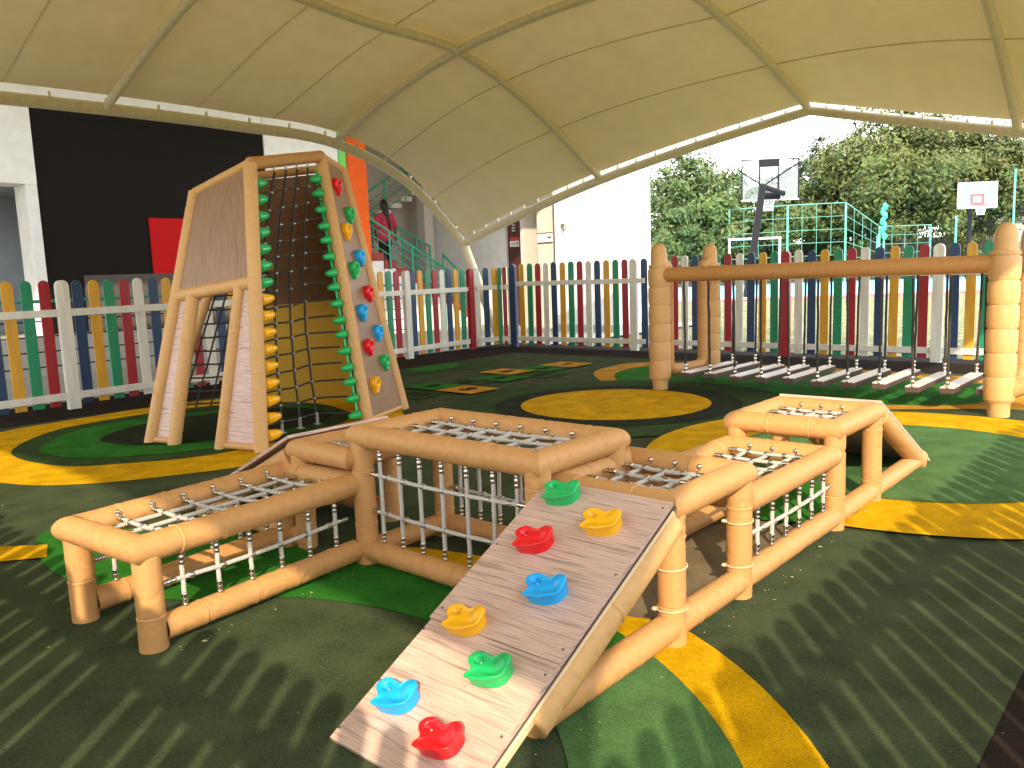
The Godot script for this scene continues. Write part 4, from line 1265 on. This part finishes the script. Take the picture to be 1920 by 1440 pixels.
# ------------------------------------------------------------------ trees
func tree(called: String, label: String, at: Vector3, h: float, wd: float, sd: int, tone: Color, bare := 0.28, clumps := 210, per := 70, leaf := 0.20):
	var t := thing(called, label, "tree", at, "trees round the sports field")
	var g := RandomNumberGenerator.new()
	g.seed = sd
	var lean := Vector3(g.randf_range(-0.4, 0.4), 0, g.randf_range(-0.4, 0.4))
	var m := MB.new()
	var top := Vector3(0, h * 0.62, 0) + lean
	m.tube(spline([Vector3(0, -0.2, 0), Vector3(0, h * 0.2, 0) + lean * 0.1, Vector3(0, h * 0.42, 0) + lean * 0.6, top], 4), [0.30, 0.27, 0.25, 0.24, 0.22, 0.21, 0.20, 0.18, 0.17, 0.15, 0.13, 0.11, 0.08].map(func(x): return x * h / 11.0), 10)
	part("trunk", m.done(), M["bark"], t)
	for k in 7:
		var a0 := Vector3(0, h * g.randf_range(0.24, 0.52), 0) + lean * 0.4
		var an := g.randf() * TAU
		var e := a0 + Vector3(cos(an) * wd * 0.34, h * g.randf_range(0.16, 0.34), sin(an) * wd * 0.34)
		part("limb", tubem(spline([a0, a0.lerp(e, 0.5) + Vector3(0, 0.3, 0), e], 4), [0.11, 0.10, 0.09, 0.08, 0.07, 0.06, 0.05, 0.04, 0.03].map(func(x): return x * h / 10.0), 7), M["bark"], t)
	var c := MB.new()
	var cy := h * (bare + 1.0) / 2.0
	var hy := h * (1.0 - bare) / 2.0
	for k in clumps:
		var dv := Vector3(g.randfn(), g.randfn(), g.randfn()).normalized()
		var rr := pow(g.randf(), 0.45)
		var lump := 1.0 + 0.22 * nz.get_noise_3d(dv.x * 90.0 + sd * 31.0, dv.y * 90.0, dv.z * 90.0) * 1.6
		var taper := 1.0 - 0.22 * maxf(dv.y, 0.0)
		var p := Vector3(dv.x * wd / 2 * rr * lump * taper, cy + dv.y * hy * rr * lump, dv.z * wd / 2 * rr * lump * taper) + lean * 0.6
		var cr := g.randf_range(0.45, 0.95) * wd / 11.0
		var ct := g.randf_range(0.80, 1.18)
		var warm := g.randf_range(-0.10, 0.12)
		for q in per:
			var lp := p + Vector3(g.randfn(), g.randfn() * 0.75, g.randfn()) * cr * 0.62
			var nn := (Vector3(g.randfn(), g.randfn() + 0.6, g.randfn()) * 0.8 + dv).normalized()
			var u := nn.cross(Vector3(g.randfn(), g.randfn(), g.randfn())).normalized()
			var w := nn.cross(u)
			var s := leaf * g.randf_range(0.6, 1.3)
			var col := Color(tone.r * ct * (1.0 + warm) * g.randf_range(0.85, 1.15), tone.g * ct * g.randf_range(0.88, 1.12), tone.b * ct)
			var base := c.v.size()
			var fold := nn * s * 0.18
			for v in [-u * s + fold, w * s * 0.42, u * s + fold, -w * s * 0.42]:
				c.v.append(lp + v); c.c.append(col); c.t.append(Vector2.ZERO)
			for v in [(-u * 0.3), w * 0.5, (u * 0.3), -w * 0.5]: c.n.append((nn + v * 0.5).normalized())
			c.quad_idx(base, base + 1, base + 2, base + 3)
	part("crown", c.done(), M["leaf"], t)

func trees():
	var olive := Color(0.100, 0.112, 0.022)
	var mid := Color(0.070, 0.095, 0.020)
	var yel := Color(0.105, 0.108, 0.026)
	var dk := Color(0.040, 0.066, 0.022)
	tree("broad_tree", "round bright green tree beside the white building wall", Vector3(-30.3, -0.1, -55.2), 9.6, 9.0, 1, Color(0.082, 0.118, 0.028), 0.05, 260, 80)
	tree("broad_tree", "low green tree filling behind the football goal", Vector3(-27.0, -0.1, -60.5), 8.6, 8.0, 2, mid, 0.08, 190)
	tree("broad_tree", "tall dark tree rising behind the dark-framed backboard", Vector3(-26.5, -0.1, -71.0), 12.0, 8.5, 3, dk, 0.1, 210)
	tree("broad_tree", "darker tree between the mesh fence and the largest tree", Vector3(-23.0, -0.1, -66.0), 9.8, 7.5, 4, mid, 0.1, 190)
	tree("broad_tree", "largest olive green tree with visible trunk behind the boundary wall", Vector3(-18.6, -0.1, -66.5), 13.2, 12.6, 5, olive, 0.24, 340, 90)
	tree("broad_tree", "yellow green tree next to the largest tree behind white backboard", Vector3(-14.9, -0.1, -70.0), 11.2, 9.0, 6, yel, 0.24, 230)
	tree("broad_tree", "sparse green tree behind the tall green fence pole", Vector3(-11.2, -0.1, -71.0), 11.4, 8.5, 7, mid, 0.3, 170)
	tree("broad_tree", "dense dark tree right behind the tin roofed house", Vector3(-8.5, -0.1, -84.0), 13.0, 11.0, 8, mid, 0.15, 200)
	tree("broad_tree", "distant dark tree behind the round bright green tree", Vector3(-36.0, -0.1, -66.0), 11.0, 10.0, 9, dk, 0.1, 190)
	tree("broad_tree", "distant dark tree standing behind the largest olive tree", Vector3(-22.0, -0.1, -82.0), 13.5, 13.0, 10, dk, 0.05, 230)
	# palm showing above the others
	var p := thing("palm_tree", "slim palm whose fronds show above the distant trees", "tree", Vector3(-29.4, -0.1, -85.6), "trees round the sports field")
	part("trunk", tubem([Vector3.ZERO, Vector3(0.1, 6, 0), Vector3(0.2, 13.4, 0.1)], [0.22, 0.18, 0.13], 10), M["bark"], p)
	for k in 13:
		var an := TAU * k / 13.0 + 0.2
		var m := MB.new()
		var el: float = [0.9, 0.3, 1.4][k % 3]
		var prev := Vector3(0.2, 13.4, 0.1)
		var col := Color(0.06, 0.10, 0.03)
		for q in 10:
			var f := q / 9.0
			var cc := prev + Vector3(cos(an), 0, sin(an)) * 2.4 * f + Vector3(0, el * f - 1.9 * f * f, 0)
			var sd := Vector3(-sin(an), -0.35, cos(an))
			var fw := Vector3(cos(an), 0, sin(an)) * 0.14
			var ln := 0.75 * sin(PI * (0.12 + 0.85 * f))
			for e in [sd, Vector3(-sd.x, sd.y, -sd.z)]:
				m.face([cc - fw * 0.5, cc + fw * 0.5, cc + e * ln + fw * 1.6], Vector3.UP)
		for q in m.v.size(): m.c.append(col)
		part("frond", m.done(), M["leaf"], p)

# ------------------------------------------------------------------ far sports things
func sports():
	var F := Vector3(-0.6617, 0, -0.7498)
	var S := Vector3(0.7498, 0, -0.6617)
	var at := func(d: float, l: float, y := 0.0) -> Vector3: return F * d + S * l + Vector3(0, y, 0)
	var bas := Basis(S, Vector3.UP, -F)
	# hoop seen from behind
	var h := thing("basketball_stand", "tall black leaning basketball stand seen from behind with clear backboard", "basketball hoop", at.call(37.0, 10.8, -0.085))
	h.basis = bas
	part("pole", tubem([Vector3(0, 0, 0), Vector3(0.72, 4.95, 0)], [0.17, 0.15], 14), M["black_paint"], h)
	part("arm", tubem([Vector3(0.70, 4.9, 0), Vector3(1.9, 4.62, -0.75)], 0.12, 10), M["black_paint"], h)
	for e in [Vector3(-0.10, 5.75, -1.0), Vector3(2.75, 6.05, -1.0), Vector3(1.8, 5.5, -1.0)]:
		part("brace", tubem([Vector3(0.75, 4.92, -0.05), e], 0.035, 8), M["black_paint"], h)
	var bb := Node3D.new()
	var cx := 1.38
	var y0 := 4.35
	var y1 := 6.22
	var w := 1.33
	for e in [[cx - w, y0, cx + w, y0 + 0.06], [cx - w, y1 - 0.06, cx + w, y1], [cx - w, y0 + 0.06, cx - w + 0.06, y1 - 0.06], [cx + w - 0.06, y0 + 0.06, cx + w, y1 - 0.06]]:
		part("backboard_frame", boxm(Vector3(e[2] - e[0], e[3] - e[1], 0.07), 0.01), M["white_paint"] if e[1] < y0 + 0.01 else M["black_paint"], h, Vector3((e[0] + e[2]) / 2, (e[1] + e[3]) / 2, -1.05))
	part("backboard_pane", boxm(Vector3(2 * w - 0.12, y1 - y0 - 0.12, 0.02), 0.002), M["pane"], h, Vector3(cx, (y0 + y1) / 2, -1.05))
	for x in [cx - 0.52, cx + 0.36]: part("rear_strut", boxm(Vector3(0.06, y1 - y0 - 0.02, 0.05), 0.008), M["black_paint"], h, Vector3(x, (y0 + y1) / 2, -0.98))
	part("rear_plate", boxm(Vector3(0.86, 0.34, 0.05), 0.01), M["black_paint"], h, Vector3(cx - 0.08, y1 - 0.2, -0.98))
	part("rear_plate", boxm(Vector3(0.80, 0.30, 0.05), 0.01), M["black_paint"], h, Vector3(cx + 0.05, y0 + 0.2, -0.98))
	for e in [[cx - 0.45, 4.95, cx + 0.30, 5.02], [cx - 0.45, 5.42, cx + 0.30, 5.49]]: part("target_line", boxm(Vector3(e[2] - e[0], e[3] - e[1], 0.012), 0.001), M["white_paint"], h, Vector3((e[0] + e[2]) / 2, (e[1] + e[3]) / 2, -1.075))
	hoop_ring(h, Vector3(cx + 0.05, y0 + 0.16, -1.5), "orange_paint")
	# hoop facing us
	var k := thing("basketball_stand", "white framed basketball backboard with red square facing the playground", "basketball hoop", at.call(52.0, 29.7, -0.085))
	k.basis = bas
	part("pole", tubem([Vector3(0.25, 0, -1.2), Vector3(0.25, 4.9, -1.2)], 0.14, 12), M["black_paint"], k)
	part("arm", tubem([Vector3(0.25, 4.8, -1.2), Vector3(0, 4.9, -0.05)], 0.08, 8), M["black_paint"], k)
	for e in [[-1.25, 4.45, 1.25, 4.57], [-1.25, 5.95, 1.25, 6.07], [-1.25, 4.57, -1.13, 5.95], [1.13, 4.57, 1.25, 5.95]]:
		part("backboard_frame", boxm(Vector3(e[2] - e[0], e[3] - e[1], 0.07), 0.01), M["white_paint"], k, Vector3((e[0] + e[2]) / 2, (e[1] + e[3]) / 2, 0))
	part("backboard_pane", boxm(Vector3(2.26, 1.38, 0.02), 0.002), M["pane"], k, Vector3(0, 5.26, 0))
	for e in [[-0.4, 4.72, 0.4, 4.80], [-0.4, 5.25, 0.4, 5.33], [-0.4, 4.80, -0.32, 5.25], [0.32, 4.80, 0.4, 5.25]]:
		part("target_line", boxm(Vector3(e[2] - e[0], e[3] - e[1], 0.02), 0.002), M["red_paint"], k, Vector3((e[0] + e[2]) / 2, (e[1] + e[3]) / 2, 0.03))
	hoop_ring(k, Vector3(0, 4.62, 0.4), "red_paint")
	# football goal
	var g := thing("football_goal", "white football goal frame standing before the green mesh fence", "goal", at.call(48.0, 13.0, -0.085))
	g.basis = bas
	part("goal_post", tubem([Vector3(0, 0, 0), Vector3(0, 2.95, 0)], 0.06, 10), M["white_paint"], g)
	part("goal_post", tubem([Vector3(2.95, 0, 0), Vector3(2.95, 2.95, 0)], 0.06, 10), M["white_paint"], g)
	part("crossbar", tubem([Vector3(-0.06, 2.95, 0), Vector3(3.01, 2.95, 0)], 0.06, 10), M["white_paint"], g)
	for x in [0.0, 2.95]:
		part("back_stay", tubem([Vector3(x, 2.9, 0), Vector3(x + 0.3, 0.0, -1.3)], 0.04, 8), M["white_paint"], g)
	# green mesh fence
	var f := thing("mesh_fence", "tall green tube and mesh fence panels at the field edge", "fence", at.call(58.0, 15.7, -0.1))
	f.basis = bas
	var tops := [[0.0, 5.35], [4.1, 5.5], [8.2, 5.55], [10.6, 3.8], [14.2, 3.8]]
	for e in tops: part("post", tubem([Vector3(e[0], 0, 0), Vector3(e[0], e[1], 0)], 0.075, 10), M["rail_pale"], f)
	for q in 4:
		var a: Array = tops[q]
		var b: Array = tops[q + 1]
		for r in 5:
			var fr := 0.35 + r * 0.1625
			part("mesh_bar", tubem([Vector3(a[0], a[1] * fr, 0), Vector3(b[0], b[1] * fr, 0)], 0.032 if r == 4 else 0.018, 6), M["rail_pale"], f)
		for r in range(1, 4):
			var x: float = lerpf(a[0], b[0], r / 4.0)
			part("mesh_bar", tubem([Vector3(x, lerpf(a[1], b[1], r / 4.0) * 0.35, 0), Vector3(x, lerpf(a[1], b[1], r / 4.0), 0)], 0.016, 6), M["rail_pale"], f)
	for e in [[30.6, 56.0, 4.2, "second slim green post below the white framed backboard"], [34.8, 56.5, 7.2, "tall green pole of the fence near the tin roofed house"], [24.6, 54.5, 3.0, "slim green post in front of the boundary wall"]]:
		var pl := thing("green_pole", e[3], "pole", at.call(e[1], e[0], -0.1))
		part("shaft", tubem([Vector3.ZERO, Vector3(0, e[2], 0)], 0.075, 10), M["rail_pale"], pl)
		part("cap", tubem([Vector3(0, e[2], 0), Vector3(0, e[2] + 0.06, 0)], 0.13, 10), M["rail_pale"], pl)
	var bn := thing("rolled_net", "rolled up green net tied to a post near the largest tree", "net", at.call(56.0, 25.7, -0.1))
	part("post", tubem([Vector3.ZERO, Vector3(0, 5.3, 0)], 0.07, 8), M["rail_pale"], bn)
	var bp := []
	var br := []
	for q in 14:
		bp.append(Vector3(0.12 * sin(q * 1.7), 2.9 + q * 0.18, 0.1))
		br.append(0.17 + 0.04 * sin(q * 2.3))
	part("net_roll", tubem(bp, br, 10), M["rail_green"], bn)
	# boundary wall with piers
	var wl := thing("boundary_wall", "weathered grey stone boundary wall under the trees", "wall", at.call(73.0, 6.0, -0.1))
	wl.basis = bas
	for q in 13:
		part("wall_panel", boxm(Vector3(3.9, 3.3 + 0.25 * sin(q * 1.3), 0.25), 0.03), M["stone"], wl, Vector3(q * 4.2 + 2.1, 1.6, 0))
		part("pier", boxm(Vector3(0.35, 3.7, 0.4), 0.03), M["stone"], wl, Vector3(q * 4.2, 1.8, 0))
	var ho := thing("house", "small house with dark tin roof showing behind the trees", "house", at.call(70.0, 43.5, -0.1))
	ho.basis = bas
	part("wall", boxm(Vector3(5.0, 4.6, 4.0), 0.03), M["w_floor"], ho, Vector3(0.5, 2.3, -2))
	var rm := MB.new()
	rm.prism(PackedVector2Array([Vector2(-3.2, 4.4), Vector2(4.0, 4.4), Vector2(2.2, 6.4), Vector2(-0.6, 6.0)]), 5.0, Transform3D(Basis.IDENTITY, Vector3(0, 0, -2)))
	part("roof", rm.done(), M["roof_tin"], ho)
	part("window", boxm(Vector3(0.9, 1.1, 0.06), 0.01), M["black_paint"], ho, Vector3(-0.6, 3.2, 0.02))

func hoop_ring(parent: Node3D, c: Vector3, mt: String):
	var p := []
	for k in 25: p.append(c + Vector3(cos(TAU * k / 24.0), 0, sin(TAU * k / 24.0)) * 0.34)
	var r := part("hoop", tubem(p, 0.03, 8, false), M[mt], parent)
	var m := MB.new()
	for k in 12:
		var a := TAU * k / 12.0
		for s in [-0.5, 0.5]:
			m.tube([c + Vector3(cos(a) * 0.34, 0, sin(a) * 0.34), c + Vector3(cos(a + s) * 0.26, -0.28, sin(a + s) * 0.26), c + Vector3(cos(a) * 0.2, -0.6, sin(a) * 0.2)], 0.014, 5, false)
	part("net", m.done(), M["white_paint"], r)

# ------------------------------------------------------------------ person, as surface nets round bones
func field_mesh(bones: Array, cell: float, k: float) -> ArrayMesh:
	var lo := Vector3.INF
	var hi := -Vector3.INF
	for b in bones:
		for q in [[b[0], b[2]], [b[1], b[3]]]:
			lo = lo.min(q[0] - Vector3.ONE * (q[1] + 0.05)); hi = hi.max(q[0] + Vector3.ONE * (q[1] + 0.05))
	var n := Vector3i(((hi - lo) / cell).ceil()) + Vector3i.ONE
	var d := PackedFloat32Array()
	d.resize(n.x * n.y * n.z)
	d.fill(9.0)
	for b in bones:
		var a: Vector3 = b[0]
		var ab: Vector3 = b[1] - a
		var ll := maxf(ab.length_squared(), 1e-8)
		var mr: float = maxf(b[2], b[3]) + 0.06
		var l0 := Vector3i(((a.min(b[1]) - Vector3.ONE * mr - lo) / cell).floor()).clamp(Vector3i.ZERO, n - Vector3i.ONE)
		var l1 := Vector3i(((a.max(b[1]) + Vector3.ONE * mr - lo) / cell).ceil()).clamp(Vector3i.ZERO, n - Vector3i.ONE)
		for z in range(l0.z, l1.z + 1):
			for y in range(l0.y, l1.y + 1):
				for x in range(l0.x, l1.x + 1):
					var p := lo + Vector3(x, y, z) * cell
					var t := clampf((p - a).dot(ab) / ll, 0.0, 1.0)
					var e := (p - a - ab * t).length() - lerpf(b[2], b[3], t)
					var ix := (z * n.y + y) * n.x + x
					var o := d[ix]
					var h := clampf(0.5 + 0.5 * (o - e) / k, 0.0, 1.0)
					d[ix] = lerpf(o, e, h) - k * h * (1.0 - h)
	var m := MB.new()
	var id := {}
	var off := [Vector3i(0, 0, 0), Vector3i(1, 0, 0), Vector3i(0, 1, 0), Vector3i(1, 1, 0), Vector3i(0, 0, 1), Vector3i(1, 0, 1), Vector3i(0, 1, 1), Vector3i(1, 1, 1)]
	var ed := [[0, 1], [2, 3], [4, 5], [6, 7], [0, 2], [1, 3], [4, 6], [5, 7], [0, 4], [1, 5], [2, 6], [3, 7]]
	for z in n.z - 1:
		for y in n.y - 1:
			for x in n.x - 1:
				var v := []
				var neg := 0
				for q in off:
					var val := d[((z + q.z) * n.y + y + q.y) * n.x + x + q.x]
					v.append(val)
					if val < 0.0: neg += 1
				if neg == 0 or neg == 8: continue
				var s := Vector3.ZERO
				var c := 0
				for e in ed:
					if (v[e[0]] < 0.0) != (v[e[1]] < 0.0):
						s += Vector3(off[e[0]]).lerp(Vector3(off[e[1]]), v[e[0]] / (v[e[0]] - v[e[1]])); c += 1
				var gr := Vector3(v[1] - v[0] + v[3] - v[2] + v[5] - v[4] + v[7] - v[6], v[2] - v[0] + v[3] - v[1] + v[6] - v[4] + v[7] - v[5], v[4] - v[0] + v[5] - v[1] + v[6] - v[2] + v[7] - v[3])
				id[(z * n.y + y) * n.x + x] = m.v.size()
				m.v.append(lo + (Vector3(x, y, z) + s / c) * cell); m.n.append(gr.normalized()); m.t.append(Vector2.ZERO)
	for z in range(1, n.z - 1):
		for y in range(1, n.y - 1):
			for x in range(1, n.x - 1):
				var i0 := (z * n.y + y) * n.x + x
				var a := d[i0] < 0.0
				for ax in 3:
					var st: int = [1, n.x, n.x * n.y][ax]
					if a == (d[i0 + st] < 0.0): continue
					var s1: int = [n.x, 1, 1][ax]
					var s2: int = [n.x * n.y, n.x * n.y, n.x][ax]
					var ids := [i0, i0 - s1, i0 - s1 - s2, i0 - s2]
					if id.has(ids[0]) and id.has(ids[1]) and id.has(ids[2]) and id.has(ids[3]):
						m.quad_idx(id[ids[0]], id[ids[1]], id[ids[2]], id[ids[3]])
	return m.done()

func person():
	var t := thing("person", "person in pink shirt and dark trousers with long black hair climbing the stairs", "person", Vector3(-16.85, 1.60, -14.25))
	t.rotation.y = 1.05     # climbs away from the camera
	# local: -z forward, x right, feet at y 0; right foot on the next step up
	var V := func(x, y, z) -> Vector3: return Vector3(x, y, z)
	var skin := [
		[V.call(0, 1.60, -0.02), V.call(0, 1.72, -0.02), 0.085, 0.095], [V.call(0, 1.46, 0.0), V.call(0, 1.60, -0.01), 0.052, 0.05], [V.call(0, 1.60, -0.10), V.call(0, 1.62, -0.115), 0.02, 0.015],
		[V.call(-0.085, 1.64, -0.01), V.call(-0.09, 1.67, -0.01), 0.018, 0.018], [V.call(0.085, 1.64, -0.01), V.call(0.09, 1.67, -0.01), 0.018, 0.018],
		[V.call(-0.17, 1.38, 0), V.call(0.17, 1.38, 0), 0.055, 0.055], [V.call(0, 1.35, 0), V.call(0, 0.98, 0), 0.11, 0.12],
		[V.call(-0.19, 1.37, 0), V.call(-0.26, 1.10, 0.03), 0.052, 0.043], [V.call(-0.26, 1.10, 0.03), V.call(-0.25, 0.88, -0.06), 0.040, 0.030],
		[V.call(0.19, 1.37, 0), V.call(0.26, 1.10, 0.04), 0.052, 0.043], [V.call(0.26, 1.10, 0.04), V.call(0.27, 0.87, 0.0), 0.040, 0.030]]
	for s in [-1.0, 1.0]:
		var wr: Vector3 = V.call(-0.25, 0.88, -0.06) if s < 0 else V.call(0.27, 0.87, 0.0)
		skin.append([wr, wr + Vector3(0, -0.08, -0.01), 0.032, 0.034])
		for f in 4:
			var p: Vector3 = wr + Vector3(0, -0.10, -0.03 + f * 0.02)
			skin.append([p, p + Vector3(-0.012 * s, -0.065 + 0.006 * absf(f - 1.5), 0.0), 0.010, 0.008])
		skin.append([wr + Vector3(0, -0.04, -0.03), wr + Vector3(-0.01 * s, -0.085, -0.065), 0.011, 0.009])
	skin += [[V.call(-0.09, 0.92, 0), V.call(-0.10, 0.50, -0.02), 0.085, 0.06], [V.call(-0.10, 0.50, -0.02), V.call(-0.10, 0.08, 0.06), 0.052, 0.036], [V.call(-0.10, 0.04, 0.08), V.call(-0.10, 0.03, -0.09), 0.036, 0.03],
		[V.call(0.09, 0.92, 0), V.call(0.10, 0.62, -0.27), 0.085, 0.06], [V.call(0.10, 0.62, -0.27), V.call(0.10, 0.27, -0.20), 0.052, 0.036], [V.call(0.10, 0.24, -0.19), V.call(0.10, 0.23, -0.36), 0.036, 0.03]]
	part("body", field_mesh(skin, 0.014, 0.03), M["skin"], t)
	part("shirt", field_mesh([[V.call(-0.16, 1.38, 0.0), V.call(0.16, 1.38, 0.0), 0.082, 0.082], [V.call(0, 1.34, 0.0), V.call(0, 1.05, 0.01), 0.150, 0.150], [V.call(-0.06, 1.05, 0.01), V.call(-0.08, 0.84, 0.02), 0.145, 0.135], [V.call(0.06, 1.05, 0.01), V.call(0.08, 0.84, 0.02), 0.145, 0.135],
		[V.call(-0.19, 1.37, 0), V.call(-0.25, 1.16, 0.02), 0.076, 0.068], [V.call(0.19, 1.37, 0), V.call(0.25, 1.16, 0.03), 0.076, 0.068]], 0.016, 0.05), M["pink_cloth"], t)
	part("trousers", field_mesh([[V.call(-0.06, 0.90, 0.0), V.call(0.06, 0.90, 0.0), 0.135, 0.135], [V.call(-0.09, 0.88, 0), V.call(-0.10, 0.50, -0.02), 0.115, 0.088], [V.call(-0.10, 0.50, -0.02), V.call(-0.10, 0.10, 0.06), 0.084, 0.066],
		[V.call(0.09, 0.88, 0), V.call(0.10, 0.62, -0.27), 0.115, 0.088], [V.call(0.10, 0.62, -0.27), V.call(0.10, 0.29, -0.20), 0.084, 0.066]], 0.016, 0.04), M["dark_cloth"], t)
	part("hair", field_mesh([[V.call(0, 1.70, 0.01), V.call(0, 1.76, -0.01), 0.112, 0.085], [V.call(0, 1.66, 0.05), V.call(0.03, 1.48, 0.10), 0.085, 0.075], [V.call(0.03, 1.48, 0.10), V.call(0.10, 1.12, 0.165), 0.070, 0.040], [V.call(0.10, 1.12, 0.165), V.call(0.11, 0.98, 0.17), 0.038, 0.015]], 0.014, 0.03), M["hair"], t)
	for e in [[-0.10, 0.0, 0.09, -0.11], [0.10, 0.20, -0.18, -0.38]]:
		part("shoe", field_mesh([[V.call(e[0], e[1] + 0.045, e[2]), V.call(e[0], e[1] + 0.035, e[3]), 0.045, 0.036]], 0.012, 0.02), M["dark_cloth"], t)

# ------------------------------------------------------------------ assembly
func _ready():
	var cam := Camera3D.new()
	cam.name = "camera"
	cam.fov = 50.68
	cam.near = 0.05
	cam.far = 1500.0
	cam.transform = Transform3D(Basis(Vector3.UP, deg_to_rad(41.43)) * Basis(Vector3.RIGHT, deg_to_rad(-7.76)) * Basis(Vector3.BACK, deg_to_rad(-2.12)), Vector3(0, 1.378, 0))
	add_child(cam)
	cam.current = true
	var we := WorldEnvironment.new()
	we.name = "world_environment"
	var env := Environment.new()
	env.background_mode = Environment.BG_SKY
	var sm := ProceduralSkyMaterial.new()
	sm.sky_top_color = Color(0.80, 0.85, 0.90)
	sm.sky_horizon_color = Color(0.97, 0.965, 0.94)
	sm.sky_curve = 0.20
	sm.ground_horizon_color = Color(0.62, 0.58, 0.48)
	sm.ground_bottom_color = Color(0.40, 0.36, 0.28)
	sm.sky_energy_multiplier = 1.0
	var sky := Sky.new()
	sky.sky_material = sm
	env.sky = sky
	env.background_energy_multiplier = 3.2
	env.tonemap_mode = Environment.TONE_MAPPER_LINEAR
	env.tonemap_exposure = 2.0
	env.sdfgi_enabled = true
	env.ssao_enabled = true
	env.ssil_enabled = true
	we.environment = env
	add_child(we)
	var sun := DirectionalLight3D.new()
	sun.name = "sun"
	sun.light_energy = 1.02
	sun.light_color = Color(1.0, 0.93, 0.80)
	sun.light_angular_distance = 0.6
	sun.shadow_enabled = true
	var el := deg_to_rad(29.5)
	sun.basis = Basis.looking_at(Vector3(-0.645 * cos(el), -sin(el), -0.765 * cos(el)))
	add_child(sun)
	nz.seed = 12
	nz.frequency = 0.02
	nz.fractal_octaves = 3
	make_materials()
	rope_parts()
	ground()
	canopy()
	buildings()
	fences()
	trees()
	sports()
	crawl_tunnel()
	climbing_tower()
	step_bridge()
	person()
